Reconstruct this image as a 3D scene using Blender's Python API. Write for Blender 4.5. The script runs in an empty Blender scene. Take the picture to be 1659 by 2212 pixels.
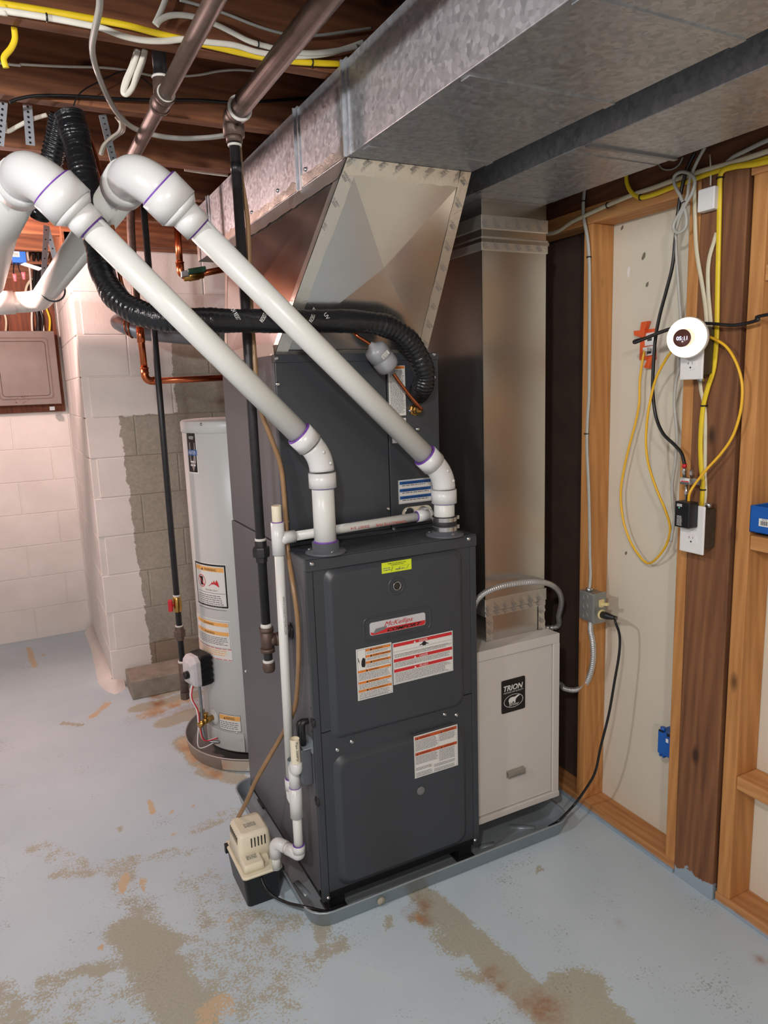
import bpy, bmesh, math, random
import numpy as np
from mathutils import Vector, Matrix

random.seed(7)
SC = bpy.context.scene
COL = SC.collection

# ------------------------------------------------------------------ camera
CAM = np.array([-0.6478, -1.7360, 1.5161])
YAW, PITCH, ROLL, FPX = -0.4719, -0.1756, -0.0345, 1554.88
def _axes():
    cy, sy = math.cos(YAW), math.sin(YAW)
    fwd = np.array([-sy*math.cos(PITCH), cy*math.cos(PITCH), math.sin(PITCH)])
    right = np.array([cy, sy, 0.0]); up = np.cross(right, fwd)
    cr, sr = math.cos(ROLL), math.sin(ROLL)
    return cr*right+sr*up, -sr*right+cr*up, fwd
CR, CU, CF = _axes()
cam_d = bpy.data.cameras.new('camera'); cam = bpy.data.objects.new('camera', cam_d); COL.objects.link(cam)
cam_d.sensor_fit = 'HORIZONTAL'; cam_d.sensor_width = 36.0; cam_d.lens = FPX*36.0/1659.0
cam_d.clip_start = 0.02; cam_d.clip_end = 60
M = Matrix.Identity(4)
for i in range(3):
    M[i][0], M[i][1], M[i][2], M[i][3] = CR[i], CU[i], -CF[i], CAM[i]
cam.matrix_world = M
SC.camera = cam

def px(u, v, x=None, y=None, z=None):
    """photo pixel -> point on the plane x=, y= or z="""
    d = CF + CR*((u-829.5)/FPX) - CU*((v-1106.0)/FPX)
    if x is not None: t = (x-CAM[0])/d[0]
    elif y is not None: t = (y-CAM[1])/d[1]
    else: t = (z-CAM[2])/d[2]
    return Vector(CAM + d*t)

# ------------------------------------------------------------------ light
SC.view_settings.view_transform = 'Standard'; SC.view_settings.look = 'None'
SC.view_settings.gamma = 1.0; SC.view_settings.use_curve_mapping = False
SC.view_settings.exposure = 0.5
W = bpy.data.worlds.new('world'); SC.world = W; W.use_nodes = True
W.node_tree.nodes['Background'].inputs[0].default_value = (0.9, 0.93, 1.0, 1)
W.node_tree.nodes['Background'].inputs[1].default_value = 0.25
def lamp(name, loc, power, col, r):
    d = bpy.data.lights.new(name, 'POINT'); d.energy = power; d.color = col; d.shadow_soft_size = r
    o = bpy.data.objects.new(name, d); COL.objects.link(o); o.location = loc; return o
lamp('bulb_light_rear', (-0.92, 1.80, 2.13), 50, (1.0, 0.69, 0.63), 0.045)
lamp('bulb_light_front', (-0.95, -1.75, 2.16), 47, (1.0, 0.96, 0.91), 0.05)
lamp('fill_light_side', (-1.9, -0.7, 2.16), 46, (0.93, 0.96, 1.0), 0.05)  # added fill out of view, softens shadows and lifts the floor
lamp('fill_light_behind', (-1.6, -3.4, 2.16), 50, (1.0, 0.97, 0.93), 0.05)  # extra unseen fill behind the camera, evens out the room

# ------------------------------------------------------------------ materials
def srgb(r, g, b):
    f = lambda c: ((c/255)/12.92) if c/255 <= .04045 else (((c/255)+.055)/1.055)**2.4
    return (f(r), f(g), f(b), 1)
MATS = {}
class NT:
    def __init__(s, name):
        s.m = bpy.data.materials.new(name); s.m.use_nodes = True; s.t = s.m.node_tree
        s.b = s.t.nodes['Principled BSDF']; s.L = s.t.links
    def n(s, typ, **kw):
        nd = s.t.nodes.new(typ)
        for k, v in kw.items():
            if k.startswith('i_'): nd.inputs[k[2:].replace('_', ' ')].default_value = v
            else: setattr(nd, k, v)
        return nd
    def link(s, a, b): s.L.new(a, b)
    def coord(s, kind='Object', scale=(1, 1, 1)):
        tc = s.n('ShaderNodeTexCoord'); mp = s.n('ShaderNodeMapping'); mp.inputs['Scale'].default_value = scale
        s.link(tc.outputs[kind], mp.inputs[0]); return mp.outputs[0]
    def pos(s):
        return s.n('ShaderNodeNewGeometry').outputs['Position']
    def noise(s, co, scale, detail=3, rough=.55, dist=0.0):
        n = s.n('ShaderNodeTexNoise'); n.inputs['Scale'].default_value = scale; n.inputs['Detail'].default_value = detail
        n.inputs['Roughness'].default_value = rough; n.inputs['Distortion'].default_value = dist
        if co is not None: s.link(co, n.inputs['Vector'])
        return n.outputs['Fac']
    def ramp(s, fac, stops):
        r = s.n('ShaderNodeValToRGB'); e = r.color_ramp.elements
        while len(e) < len(stops): e.new(.5)
        for k, (p, c) in enumerate(stops): e[k].position = p; e[k].color = c
        s.link(fac, r.inputs[0]); return r.outputs[0]
    def mix(s, fac, a, b, mode='MIX'):
        m = s.n('ShaderNodeMix', data_type='RGBA', blend_type=mode)
        for sock, v in ((m.inputs[0], fac), (m.inputs[6], a), (m.inputs[7], b)):
            if hasattr(v, 'links') or hasattr(v, 'is_linked'): s.link(v, sock)
            else: sock.default_value = v
        return m.outputs[2]
    def math(s, op, a, b=None):
        m = s.n('ShaderNodeMath', operation=op)
        for k, v in ((0, a), (1, b)):
            if v is None: continue
            if hasattr(v, 'is_linked'): s.link(v, m.inputs[k])
            else: m.inputs[k].default_value = v
        return m.outputs[0]
    def bump(s, h, strength=.2, dist=.002):
        b = s.n('ShaderNodeBump'); b.inputs['Strength'].default_value = strength; b.inputs['Distance'].default_value = dist
        s.link(h, b.inputs['Height']); s.link(b.outputs[0], s.b.inputs['Normal'])
    def fin(s, col=None, rough=.5, metal=0.0, spec=None):
        if col is not None:
            if hasattr(col, 'is_linked'): s.link(col, s.b.inputs['Base Color'])
            else: s.b.inputs['Base Color'].default_value = col
        if hasattr(rough, 'is_linked'): s.link(rough, s.b.inputs['Roughness'])
        else: s.b.inputs['Roughness'].default_value = rough
        s.b.inputs['Metallic'].default_value = metal
        if spec is not None: s.b.inputs['Specular IOR Level'].default_value = spec
        return s.m
def plain(name, c, rough=.5, metal=0.0, var=.08, scale=40, bump=0.0, spec=None):
    if name in MATS: return MATS[name]
    t = NT(name); co = t.coord()
    f = t.noise(co, scale, 3)
    a = tuple(max(0, x*(1-var)) for x in c[:3])+(1,); b = tuple(min(1, x*(1+var)) for x in c[:3])+(1,)
    col = t.ramp(f, [(.3, a), (.7, b)])
    if bump: t.bump(t.noise(co, scale*6, 2), bump, .001)
    MATS[name] = t.fin(col, rough, metal, spec); return MATS[name]
def emit(name, c, s):
    t = NT(name); t.b.inputs['Emission Color'].default_value = c; t.b.inputs['Emission Strength'].default_value = s
    MATS[name] = t.fin(c, .4); return MATS[name]
def wood(name, c1, c2, axis, knots=True, rough=.7, painted_base=0.0):
    t = NT(name); sc = [14, 14, 14]; sc['xyz'.index(axis)] = 1.1
    co = t.coord('Object', sc)
    f = t.noise(co, 2.2, 5, .6, .8); g = t.noise(co, 9, 3, .6)
    w = t.n('ShaderNodeTexWave', wave_type='BANDS', bands_direction='DIAGONAL'); w.inputs['Scale'].default_value = 1.5; w.inputs['Distortion'].default_value = 9
    w.inputs['Detail'].default_value = 2; w.inputs['Detail Scale'].default_value = .45; t.link(co, w.inputs['Vector'])
    m = t.math('ADD', t.math('MULTIPLY', f, .6), t.math('MULTIPLY', w.outputs['Fac'], .14)); m = t.math('ADD', m, t.math('MULTIPLY', g, .2))
    col = t.ramp(m, [(.3, c1), (.72, c2)])
    if knots:
        ks = [5, 5, 5]; ks['xyz'.index(axis)] = 2.2
        v = t.n('ShaderNodeTexVoronoi'); v.inputs['Scale'].default_value = 1.6; t.link(t.coord('Object', ks), v.inputs['Vector'])
        k = t.ramp(v.outputs['Distance'], [(.05, (1, 1, 1, 1)), (.13, (0, 0, 0, 1))])
        col = t.mix(k, col, tuple(x*.4 for x in c1[:3])+(1,))
    if painted_base:
        z = t.n('ShaderNodeSeparateXYZ'); t.link(t.pos(), z.inputs[0])
        zz = t.math('ADD', z.outputs[2], t.math('MULTIPLY', t.math('SUBTRACT', t.noise(t.pos(), 22, 4), .5), -.1*(painted_base > .03)-.015))
        pm = t.ramp(zz, [(painted_base, (1, 1, 1, 1)), (painted_base+.003, (0, 0, 0, 1))])
        col = t.mix(pm, col, srgb(150, 165, 178))
    t.bump(m, .25, .001)
    MATS[name] = t.fin(col, rough); return MATS[name]
def galv(name, c1, c2, scale=60, rough=.42, metal=.85):
    t = NT(name); co = t.coord()
    v = t.n('ShaderNodeTexVoronoi'); v.inputs['Scale'].default_value = scale; v.inputs['Randomness'].default_value = 1
    d = t.mix(.03, co, t.n('ShaderNodeTexNoise', ).outputs['Color']); t.link(d, v.inputs['Vector'])
    sep = t.n('ShaderNodeSeparateColor'); t.link(v.outputs['Color'], sep.inputs[0])
    n = t.noise(co, 4, 3)
    f = t.math('ADD', t.math('MULTIPLY', sep.outputs[0], .55), t.math('MULTIPLY', n, .45))
    col = t.ramp(f, [(.2, c1), (.8, c2)])
    MATS[name] = t.fin(col, t.math('ADD', t.math('MULTIPLY', sep.outputs[1], .16), rough-.08), metal); return MATS[name]
def sheet(name, c, rough=.3, metal=.95):
    t = NT(name); co = t.coord(); n = t.noise(co, 5, 4); n2 = t.noise(co, 180, 2)
    col = t.ramp(n, [(.3, tuple(x*.9 for x in c[:3])+(1,)), (.7, c)])
    r = t.math('ADD', t.math('MULTIPLY', n2, .03), rough-.015)
    MATS[name] = t.fin(col, r, metal); return MATS[name]
def foil(name, c, rough=.22):
    t = NT(name); co = t.coord(); n = t.noise(co, 55, 4, .6, .5)
    t.bump(n, .3, .003); MATS[name] = t.fin(c, rough, .85); return MATS[name]
def floor_mat():
    t = NT('painted_concrete'); P = t.pos()
    a = t.n('ShaderNodeAttribute', attribute_name='wear'); b = t.n('ShaderNodeAttribute', attribute_name='tan'); c = t.n('ShaderNodeAttribute', attribute_name='rust')
    n1 = t.noise(P, 14, 8, .7); n2 = t.noise(P, 140, 6, .72); n3 = t.noise(P, 2.2, 3)
    f = t.math('ADD', t.math('MULTIPLY', n1, .45), t.math('MULTIPLY', n2, .55))
    paint = t.ramp(n3, [(.3, srgb(184, 201, 211)), (.7, srgb(199, 214, 222))])
    conc = t.ramp(n2, [(.3, srgb(164, 163, 148)), (.7, srgb(184, 182, 167))])
    th = t.math('ADD', a.outputs['Fac'], t.math('MULTIPLY', t.math('SUBTRACT', f, .5), 3.2))
    wm = t.ramp(th, [(.485, (0, 0, 0, 1)), (.515, (1, 1, 1, 1))])
    col = t.mix(wm, paint, conc)
    # fine scuffs everywhere
    n4 = t.noise(P, 130, 4, .7); n5 = t.noise(P, 5, 4, .6)
    sm = t.ramp(t.math('ADD', t.math('MULTIPLY', n4, .62), t.math('MULTIPLY', n5, .38)), [(.59, (0, 0, 0, 1)), (.625, (1, 1, 1, 1))])
    col = t.mix(t.math('MULTIPLY', sm, .75), col, srgb(140, 141, 136))
    tt = t.math('ADD', b.outputs['Fac'], t.math('MULTIPLY', t.math('SUBTRACT', f, .5), 2.8))
    col = t.mix(t.ramp(tt, [(.49, (0, 0, 0, 1)), (.52, (1, 1, 1, 1))]), col, srgb(203, 180, 148))
    rr = t.math('MULTIPLY', c.outputs['Fac'], t.ramp(n1, [(.35, (0, 0, 0, 1)), (.62, (1, 1, 1, 1))]))
    col = t.mix(rr, col, srgb(150, 92, 45))
    t.bump(t.math('ADD', n2, t.math('MULTIPLY', wm, -.6)), .12, .001)
    rgh = t.math('ADD', t.math('MULTIPLY', wm, .18), .42)
    MATS['floor'] = t.fin(col, rgh); return MATS['floor']
def block_mat(name, partial):
    t = NT(name); P = t.pos(); n = t.noise(P, 60, 5, .7); n2 = t.noise(P, 3.5, 3)
    paint = t.ramp(n2, [(.3, srgb(214, 208, 202)), (.7, srgb(228, 223, 218))])
    col = paint
    if partial:
        sep = t.n('ShaderNodeSeparateXYZ'); t.link(P, sep.inputs[0]); X, Z = sep.outputs[0], sep.outputs[2]
        wob = t.math('MULTIPLY', t.math('SUBTRACT', t.noise(P, 26, 5, .65), .5), .055)
        xs = t.math('ADD', X, t.math('ADD', t.math('MULTIPLY', Z, .035), wob))     # edge drifts right towards the top
        e1 = t.math('GREATER_THAN', xs, -.113)
        zs = t.math('ADD', Z, t.math('MULTIPLY', wob, .8))
        e2 = t.math('MAXIMUM', t.math('LESS_THAN', zs, 1.405), t.math('MULTIPLY', t.math('GREATER_THAN', t.math('ADD', X, wob), .125), t.math('LESS_THAN', zs, 1.79)))
        raw = t.math('MULTIPLY', e1, e2)
        bare = t.ramp(t.math('ADD', t.math('MULTIPLY', n, .55), t.math('MULTIPLY', n2, .45)), [(.3, srgb(134, 128, 116)), (.7, srgb(176, 169, 154))])
        st = t.math('MULTIPLY', t.math('LESS_THAN', t.math('ADD', Z, t.math('MULTIPLY', n2, .2)), .28), .45)
        bare = t.mix(st, bare, srgb(120, 88, 58))
        col = t.mix(raw, paint, bare)
    t.bump(t.math('ADD', n, t.math('MULTIPLY', t.noise(P, 220, 3), .6)), .35, .0025)
    MATS[name] = t.fin(col, .65); return MATS[name]

m_pvc = plain('pvc_white', srgb(220, 222, 217), .34, var=.02, scale=6)
m_pvcfit = plain('pvc_fitting_white', srgb(220, 221, 220), .3, var=.02, scale=6)
m_cream = plain('aged_cream_plastic', srgb(230, 222, 198), .45, var=.05, scale=18)
m_purple = plain('purple_primer', srgb(116, 66, 168), .4, var=.25, scale=60)
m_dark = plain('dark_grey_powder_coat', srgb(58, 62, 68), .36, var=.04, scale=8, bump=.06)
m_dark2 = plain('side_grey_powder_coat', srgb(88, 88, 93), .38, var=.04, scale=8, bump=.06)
m_black = plain('black_plastic', srgb(24, 24, 26), .4, var=.1)
m_rubber = plain('black_rubber', srgb(38, 38, 40), .6, var=.1)
m_cord = plain('black_cord', srgb(22, 22, 24), .38, var=.1)
m_steel = plain('bright_steel', srgb(200, 202, 205), .25, 1.0, .06)
m_galvpan = plain('pan_galvanized', srgb(164, 175, 182), .36, .45, .06, 12)
m_armor = plain('armor_steel', srgb(206, 206, 206), .3, .6, .05)
m_galvbox = plain('box_steel', srgb(158, 160, 158), .42, .7, .06, 30)
m_duct = galv('spangled_galvanized', srgb(160, 163, 168), srgb(188, 191, 196), 95, .44, .72)
m_sheet = sheet('smooth_sheet_metal', srgb(216, 215, 213), .2, .96)
m_sheet2 = sheet('smooth_sheet_metal_drop', srgb(222, 219, 213), .25, .98)
m_foil = foil('foil_tape', srgb(222, 218, 210), .28)
m_strap = plain('strap_steel', srgb(150, 155, 162), .45, .8, .05)
m_trion = plain('light_grey_enamel', srgb(208, 203, 198), .4, var=.02, scale=5)
m_copper = plain('copper', srgb(196, 112, 74), .28, 1.0, .14, 25)
m_brass = plain('brass', srgb(190, 150, 82), .28, 1.0, .1)
m_iron = plain('black_iron', srgb(50, 49, 51), .45, .35, .15, 60)
m_ironbrown = plain('brown_iron', srgb(98, 80, 72), .5, .4, .22, 45)
m_thread = plain('thread_sealant_white', srgb(215, 212, 205), .6, var=.12, scale=80)
m_sticker = plain('sticker_white', srgb(226, 226, 222), .45, var=.01)
m_ink = plain('ink_grey', srgb(118, 118, 120), .6, var=.05)
m_inkblack = plain('ink_black', srgb(22, 20, 22), .5, var=.05)
m_red = plain('print_red', srgb(206, 40, 46), .45, var=.05)
m_orange = plain('print_orange', srgb(222, 128, 48), .45, var=.05)
m_orangered = plain('print_orange_red', srgb(196, 84, 40), .45, var=.05)
m_orangelt = plain('print_light_orange', srgb(240, 178, 100), .45, var=.03)
m_blueink = plain('print_blue', srgb(28, 88, 160), .45, var=.05)
m_yellowtag = plain('yellow_tag', srgb(214, 232, 40), .45, var=.03)
m_wheat = plain('heater_grey_enamel', srgb(196, 198, 196), .33, var=.02, scale=4)
m_whitecab = plain('white_cable', srgb(222, 218, 206), .45, var=.05)
m_creamcab = plain('cream_cable', srgb(212, 203, 176), .45, var=.05)
m_greycab = plain('grey_cable', srgb(176, 174, 166), .45, var=.05)
m_yellowcab = plain('yellow_cable', srgb(232, 200, 36), .42, var=.05)
m_yelnet = plain('yellow_network_cable', srgb(240, 186, 44), .4, var=.03)
m_plate = plain('plate_white', srgb(232, 230, 228), .35, var=.01)
m_ivory = plain('ivory_plastic', srgb(226, 208, 150), .4, var=.03)
m_blue = plain('blue_plastic_box', srgb(24, 92, 176), .4, var=.06)
m_orangepl = plain('orange_bracket', srgb(226, 92, 40), .45, var=.05)
m_panelgrey = plain('panel_enamel', srgb(124, 112, 106), .5, var=.08, scale=14)
m_drywall = plain('drywall_paper', srgb(214, 206, 188), .75, var=.025, scale=4)
m_vinyl = plain('aged_vinyl_tube', srgb(148, 116, 82), .3, var=.12, scale=20)
m_concrete = plain('loose_concrete', srgb(140, 132, 120), .85, var=.18, scale=18, bump=.5)
m_bearwhite = plain('print_white', srgb(228, 228, 224), .5, var=.02)
m_glass = plain('lens_glass', srgb(40, 36, 34), .08, var=.1)
m_drier = plain('drier_grey_paint', srgb(150, 153, 158), .35, var=.05)
m_redpl = plain('red_handle', srgb(205, 30, 44), .4, var=.05)
m_greenpl = plain('green_handle', srgb(38, 74, 54), .4, var=.05)
m_greylight = plain('badge_silver', srgb(200, 200, 203), .35, var=.03)
m_blade = plain('badge_grey', srgb(120, 120, 126), .4, var=.05)
m_trap = plain('trap_grey_plastic', srgb(88, 92, 98), .45, var=.04)
m_stud = wood('stud_wood', srgb(172, 116, 62), srgb(212, 152, 90), 'z')
m_studlo = wood('stud_wood_y', srgb(176, 118, 66), srgb(214, 158, 100), 'y')
m_post = wood('old_post_wood', srgb(100, 62, 38), srgb(148, 100, 64), 'z', True, .75, .035)
m_plate_old = wood('plate_wood', srgb(168, 112, 64), srgb(206, 150, 96), 'y', True, .7, .010)
m_joist = wood('joist_wood', srgb(98, 58, 38), srgb(162, 104, 68), 'x')
m_sub = wood('subfloor_wood', srgb(70, 42, 30), srgb(112, 70, 48), 'y')
m_beam = wood('beam_wood', srgb(86, 50, 30), srgb(126, 80, 50), 'y')
m_ply = wood('backboard_wood', srgb(96, 48, 28), srgb(142, 78, 46), 'z')
m_blockpaint = block_mat('painted_block', False)
m_blockhalf = block_mat('half_painted_block', True)
def rib_mat():
    t = NT('black_wrapped_insulation'); co = t.coord()
    n = t.noise(co, 38, 4, .6, 1.0); t.bump(n, .5, .004)
    MATS['wrap'] = t.fin(srgb(26, 27, 30), .22); return MATS['wrap']
m_wrap = rib_mat()
m_lampglow = emit('lamp_glow', (1.0, .84, .64, 1), 1.0)
m_digit = emit('digit_glow', (.55, .62, 1.0, 1), 2.5)
m_led = emit('led_green', (.15, 1, .45, 1), 1.5)

# ------------------------------------------------------------------ mesh builder
def V(*a): return Vector(a)
class MB:
    def __init__(s): s.v = []; s.f = []; s.sm = []
    def add(s, vs, fs, smooth=False):
        o = len(s.v); s.v += [Vector(p) for p in vs]; s.f += [tuple(i+o for i in f) for f in fs]; s.sm += [smooth]*len(fs); return s
    def box(s, x0, x1, y0, y1, z0, z1):
        vs = [(x, y, z) for z in (z0, z1) for y in (y0, y1) for x in (x0, x1)]
        return s.add(vs, [(0, 2, 3, 1), (4, 5, 7, 6), (0, 1, 5, 4), (2, 6, 7, 3), (0, 4, 6, 2), (1, 3, 7, 5)])
    def obox(s, c, ax, ay, az):
        """oriented box: centre + three half-vectors"""
        c, ax, ay, az = Vector(c), Vector(ax), Vector(ay), Vector(az)
        vs = [c+ax*i+ay*j+az*k for k in (-1, 1) for j in (-1, 1) for i in (-1, 1)]
        return s.add(vs, [(0, 2, 3, 1), (4, 5, 7, 6), (0, 1, 5, 4), (2, 6, 7, 3), (0, 4, 6, 2), (1, 3, 7, 5)])
    def loft(s, loops, cap0=True, cap1=True, smooth=True, close=False):
        n = len(loops[0]); vs = [p for l in loops for p in l]; fs = []
        m = len(loops); o = len(s.v); s.v += [Vector(p) for p in vs]
        for a in range(m if close else m-1):
            b = (a+1) % m
            for i in range(n):
                j = (i+1) % n; fs.append((a*n+i, a*n+j, b*n+j, b*n+i))
        s.f += [tuple(i+o for i in f) for f in fs]; s.sm += [smooth]*len(fs)
        if not close:
            if cap0: s.f.append(tuple(o+i for i in reversed(range(n)))); s.sm.append(False)
            if cap1: s.f.append(tuple(o+(m-1)*n+i for i in range(n))); s.sm.append(False)
        return s
    def tube(s, pts, r, n=12, caps=True, flat=None, up=None):
        """swept tube; r number or list; flat=(a,b) scales the section for flat cables, up = its thin direction"""
        pts = [Vector(p) for p in pts]; m = len(pts)
        R = r if isinstance(r, (list, tuple)) else [r]*m
        tg = []
        for i in range(m):
            a, b = pts[max(0, i-1)], pts[min(m-1, i+1)]; t = (b-a)
            tg.append(t.normalized() if t.length > 1e-9 else Vector((0, 0, 1)))
        ref = Vector(up) if up is not None else (Vector((0, 0, 1)) if abs(tg[0].z) < .9 else Vector((1, 0, 0)))
        nrm = (ref-tg[0]*ref.dot(tg[0])).normalized(); loops = []
        for i in range(m):
            if up is not None:
                q = Vector(up)-tg[i]*Vector(up).dot(tg[i])
                if q.length > .15: nrm = q.normalized()
                else: nrm = (nrm-tg[i]*nrm.dot(tg[i])).normalized()
            elif i: nrm = (nrm-tg[i]*nrm.dot(tg[i])).normalized()
            bi = tg[i].cross(nrm)
            fa, fb = flat or (1, 1)
            loops.append([pts[i]+nrm*(R[i]*fa*math.cos(2*math.pi*k/n))+bi*(R[i]*fb*math.sin(2*math.pi*k/n)) for k in range(n)])
        return s.loft(loops, caps, caps)
    def lathe(s, prof, c, axis=(0, 0, 1), n=24, smooth=True, cap0=True, cap1=True):
        """prof: (radius, distance along axis)"""
        c = Vector(c); ax = Vector(axis).normalized(); e1 = ax.orthogonal().normalized(); e2 = ax.cross(e1)
        loops = [[c+ax*h+e1*(r*math.cos(2*math.pi*k/n))+e2*(r*math.sin(2*math.pi*k/n)) for k in range(n)] for r, h in prof]
        return s.loft(loops, cap0, cap1, smooth)
    def ring(s, c, axis, R, r, n=28, k=8, close=True):
        c = Vector(c); ax = Vector(axis).normalized(); e1 = ax.orthogonal().normalized(); e2 = ax.cross(e1); loops = []
        for i in range(n):
            a = 2*math.pi*i/n; d = e1*math.cos(a)+e2*math.sin(a)
            loops.append([c+d*(R+r*math.cos(2*math.pi*j/k))+ax*(r*math.sin(2*math.pi*j/k)) for j in range(k)])
        return s.loft(loops, smooth=True, close=True)
    def prism(s, poly, d):
        """extrude a planar polygon of points by vector d"""
        d = Vector(d); a = [Vector(p) for p in poly]; b = [p+d for p in a]; n = len(a)
        return s.add(a+b, [tuple(reversed(range(n))), tuple(range(n, 2*n))]+[(i, (i+1) % n, n+(i+1) % n, n+i) for i in range(n)])
    def mesh(s, name, mat, off=(0, 0, 0)):
        off = Vector(off); me = bpy.data.meshes.new(name)
        me.from_pydata([tuple(p-off) for p in s.v], [], s.f)
        me.polygons.foreach_set('use_smooth', s.sm)
        if mat is not None: me.materials.append(mat)
        bm = bmesh.new(); bm.from_mesh(me); bmesh.ops.recalc_face_normals(bm, faces=bm.faces); bm.to_mesh(me); bm.free()
        return me
    def build(s, name, mat, parent=None, bevel=0.0, seg=2):
        off = root_loc(parent) if parent is not None else Vector()
        o = bpy.data.objects.new(name, s.mesh(name, mat, off)); COL.objects.link(o)
        if parent is not None: o.parent = parent
        if bevel:
            b = o.modifiers.new('bevel', 'BEVEL'); b.width = bevel; b.segments = seg; b.limit_method = 'ANGLE'; b.angle_limit = .7
        return o
def root_loc(o):
    while o.parent is not None: o = o.parent
    return Vector(o.location)
def thing(name, label, cat, loc=(0, 0, 0), group=None):
    o = bpy.data.objects.new(name, None); COL.objects.link(o); o.location = loc; o.empty_display_size = .05
    o['label'] = label; o['category'] = cat
    if group: o['group'] = group
    return o
def tag(o, label, cat, group=None):
    o['label'] = label; o['category'] = cat
    if group: o['group'] = group
    return o
def struct(o): o['kind'] = 'structure'; return o
def inst(me, name, parent, loc, rot=None, scale=None):
    o = bpy.data.objects.new(name, me); COL.objects.link(o); o.parent = parent; o.location = Vector(loc)-root_loc(parent)
    if rot is not None: o.rotation_euler = rot
    if scale is not None: o.scale = scale
    return o
def spl(pts, k=6):
    """Catmull-Rom through points"""
    P = [Vector(p) for p in pts]; out = []
    for i in range(len(P)-1):
        a, b, c, d = P[max(0, i-1)], P[i], P[i+1], P[min(len(P)-1, i+2)]
        for j in range(k):
            t = j/k; out.append(.5*((2*b)+(c-a)*t+(2*a-5*b+4*c-d)*t*t+(3*b-a-3*c+d)*t**3))
    out.append(P[-1]); return out
def rrect(x0, x1, z0, z1, r, k=5):
    out = []
    for cx, cz, a0 in ((x1-r, z1-r, 0), (x0+r, z1-r, 90), (x0+r, z0+r, 180), (x1-r, z0+r, 270)):
        for j in range(k+1):
            a = math.radians(a0+90*j/k); out.append((cx+r*math.cos(a), cz+r*math.sin(a)))
    return out
def arc3(a, c, b, r, k=8):
    """fillet at corner c between a and b"""
    a, b, c = Vector(a), Vector(b), Vector(c); u = (a-c).normalized(); w = (b-c).normalized()
    ang = u.angle(w); d = r/math.tan(ang/2); p, q = c+u*d, c+w*d
    o = c+(u+w).normalized()*(r/math.sin(ang/2)); out = []
    e1 = (p-o).normalized(); e2 = (q-o); e2 = (e2-e1*e2.dot(e1)).normalized(); tot = math.pi-ang
    for j in range(k+1): out.append(o+e1*(r*math.cos(tot*j/k))+e2*(r*math.sin(tot*j/k)))
    return out
def fillet(pts, r, k=8):
    P = [Vector(p) for p in pts]; out = [P[0]]
    for i in range(1, len(P)-1):
        L = min((P[i]-P[i-1]).length, (P[i+1]-P[i]).length); ang = (P[i-1]-P[i]).angle(P[i+1]-P[i])
        rr = min(r, .48*L*math.tan(ang/2)); out += arc3(P[i-1], P[i], P[i+1], rr, k)
    out.append(P[-1]); return out
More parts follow.
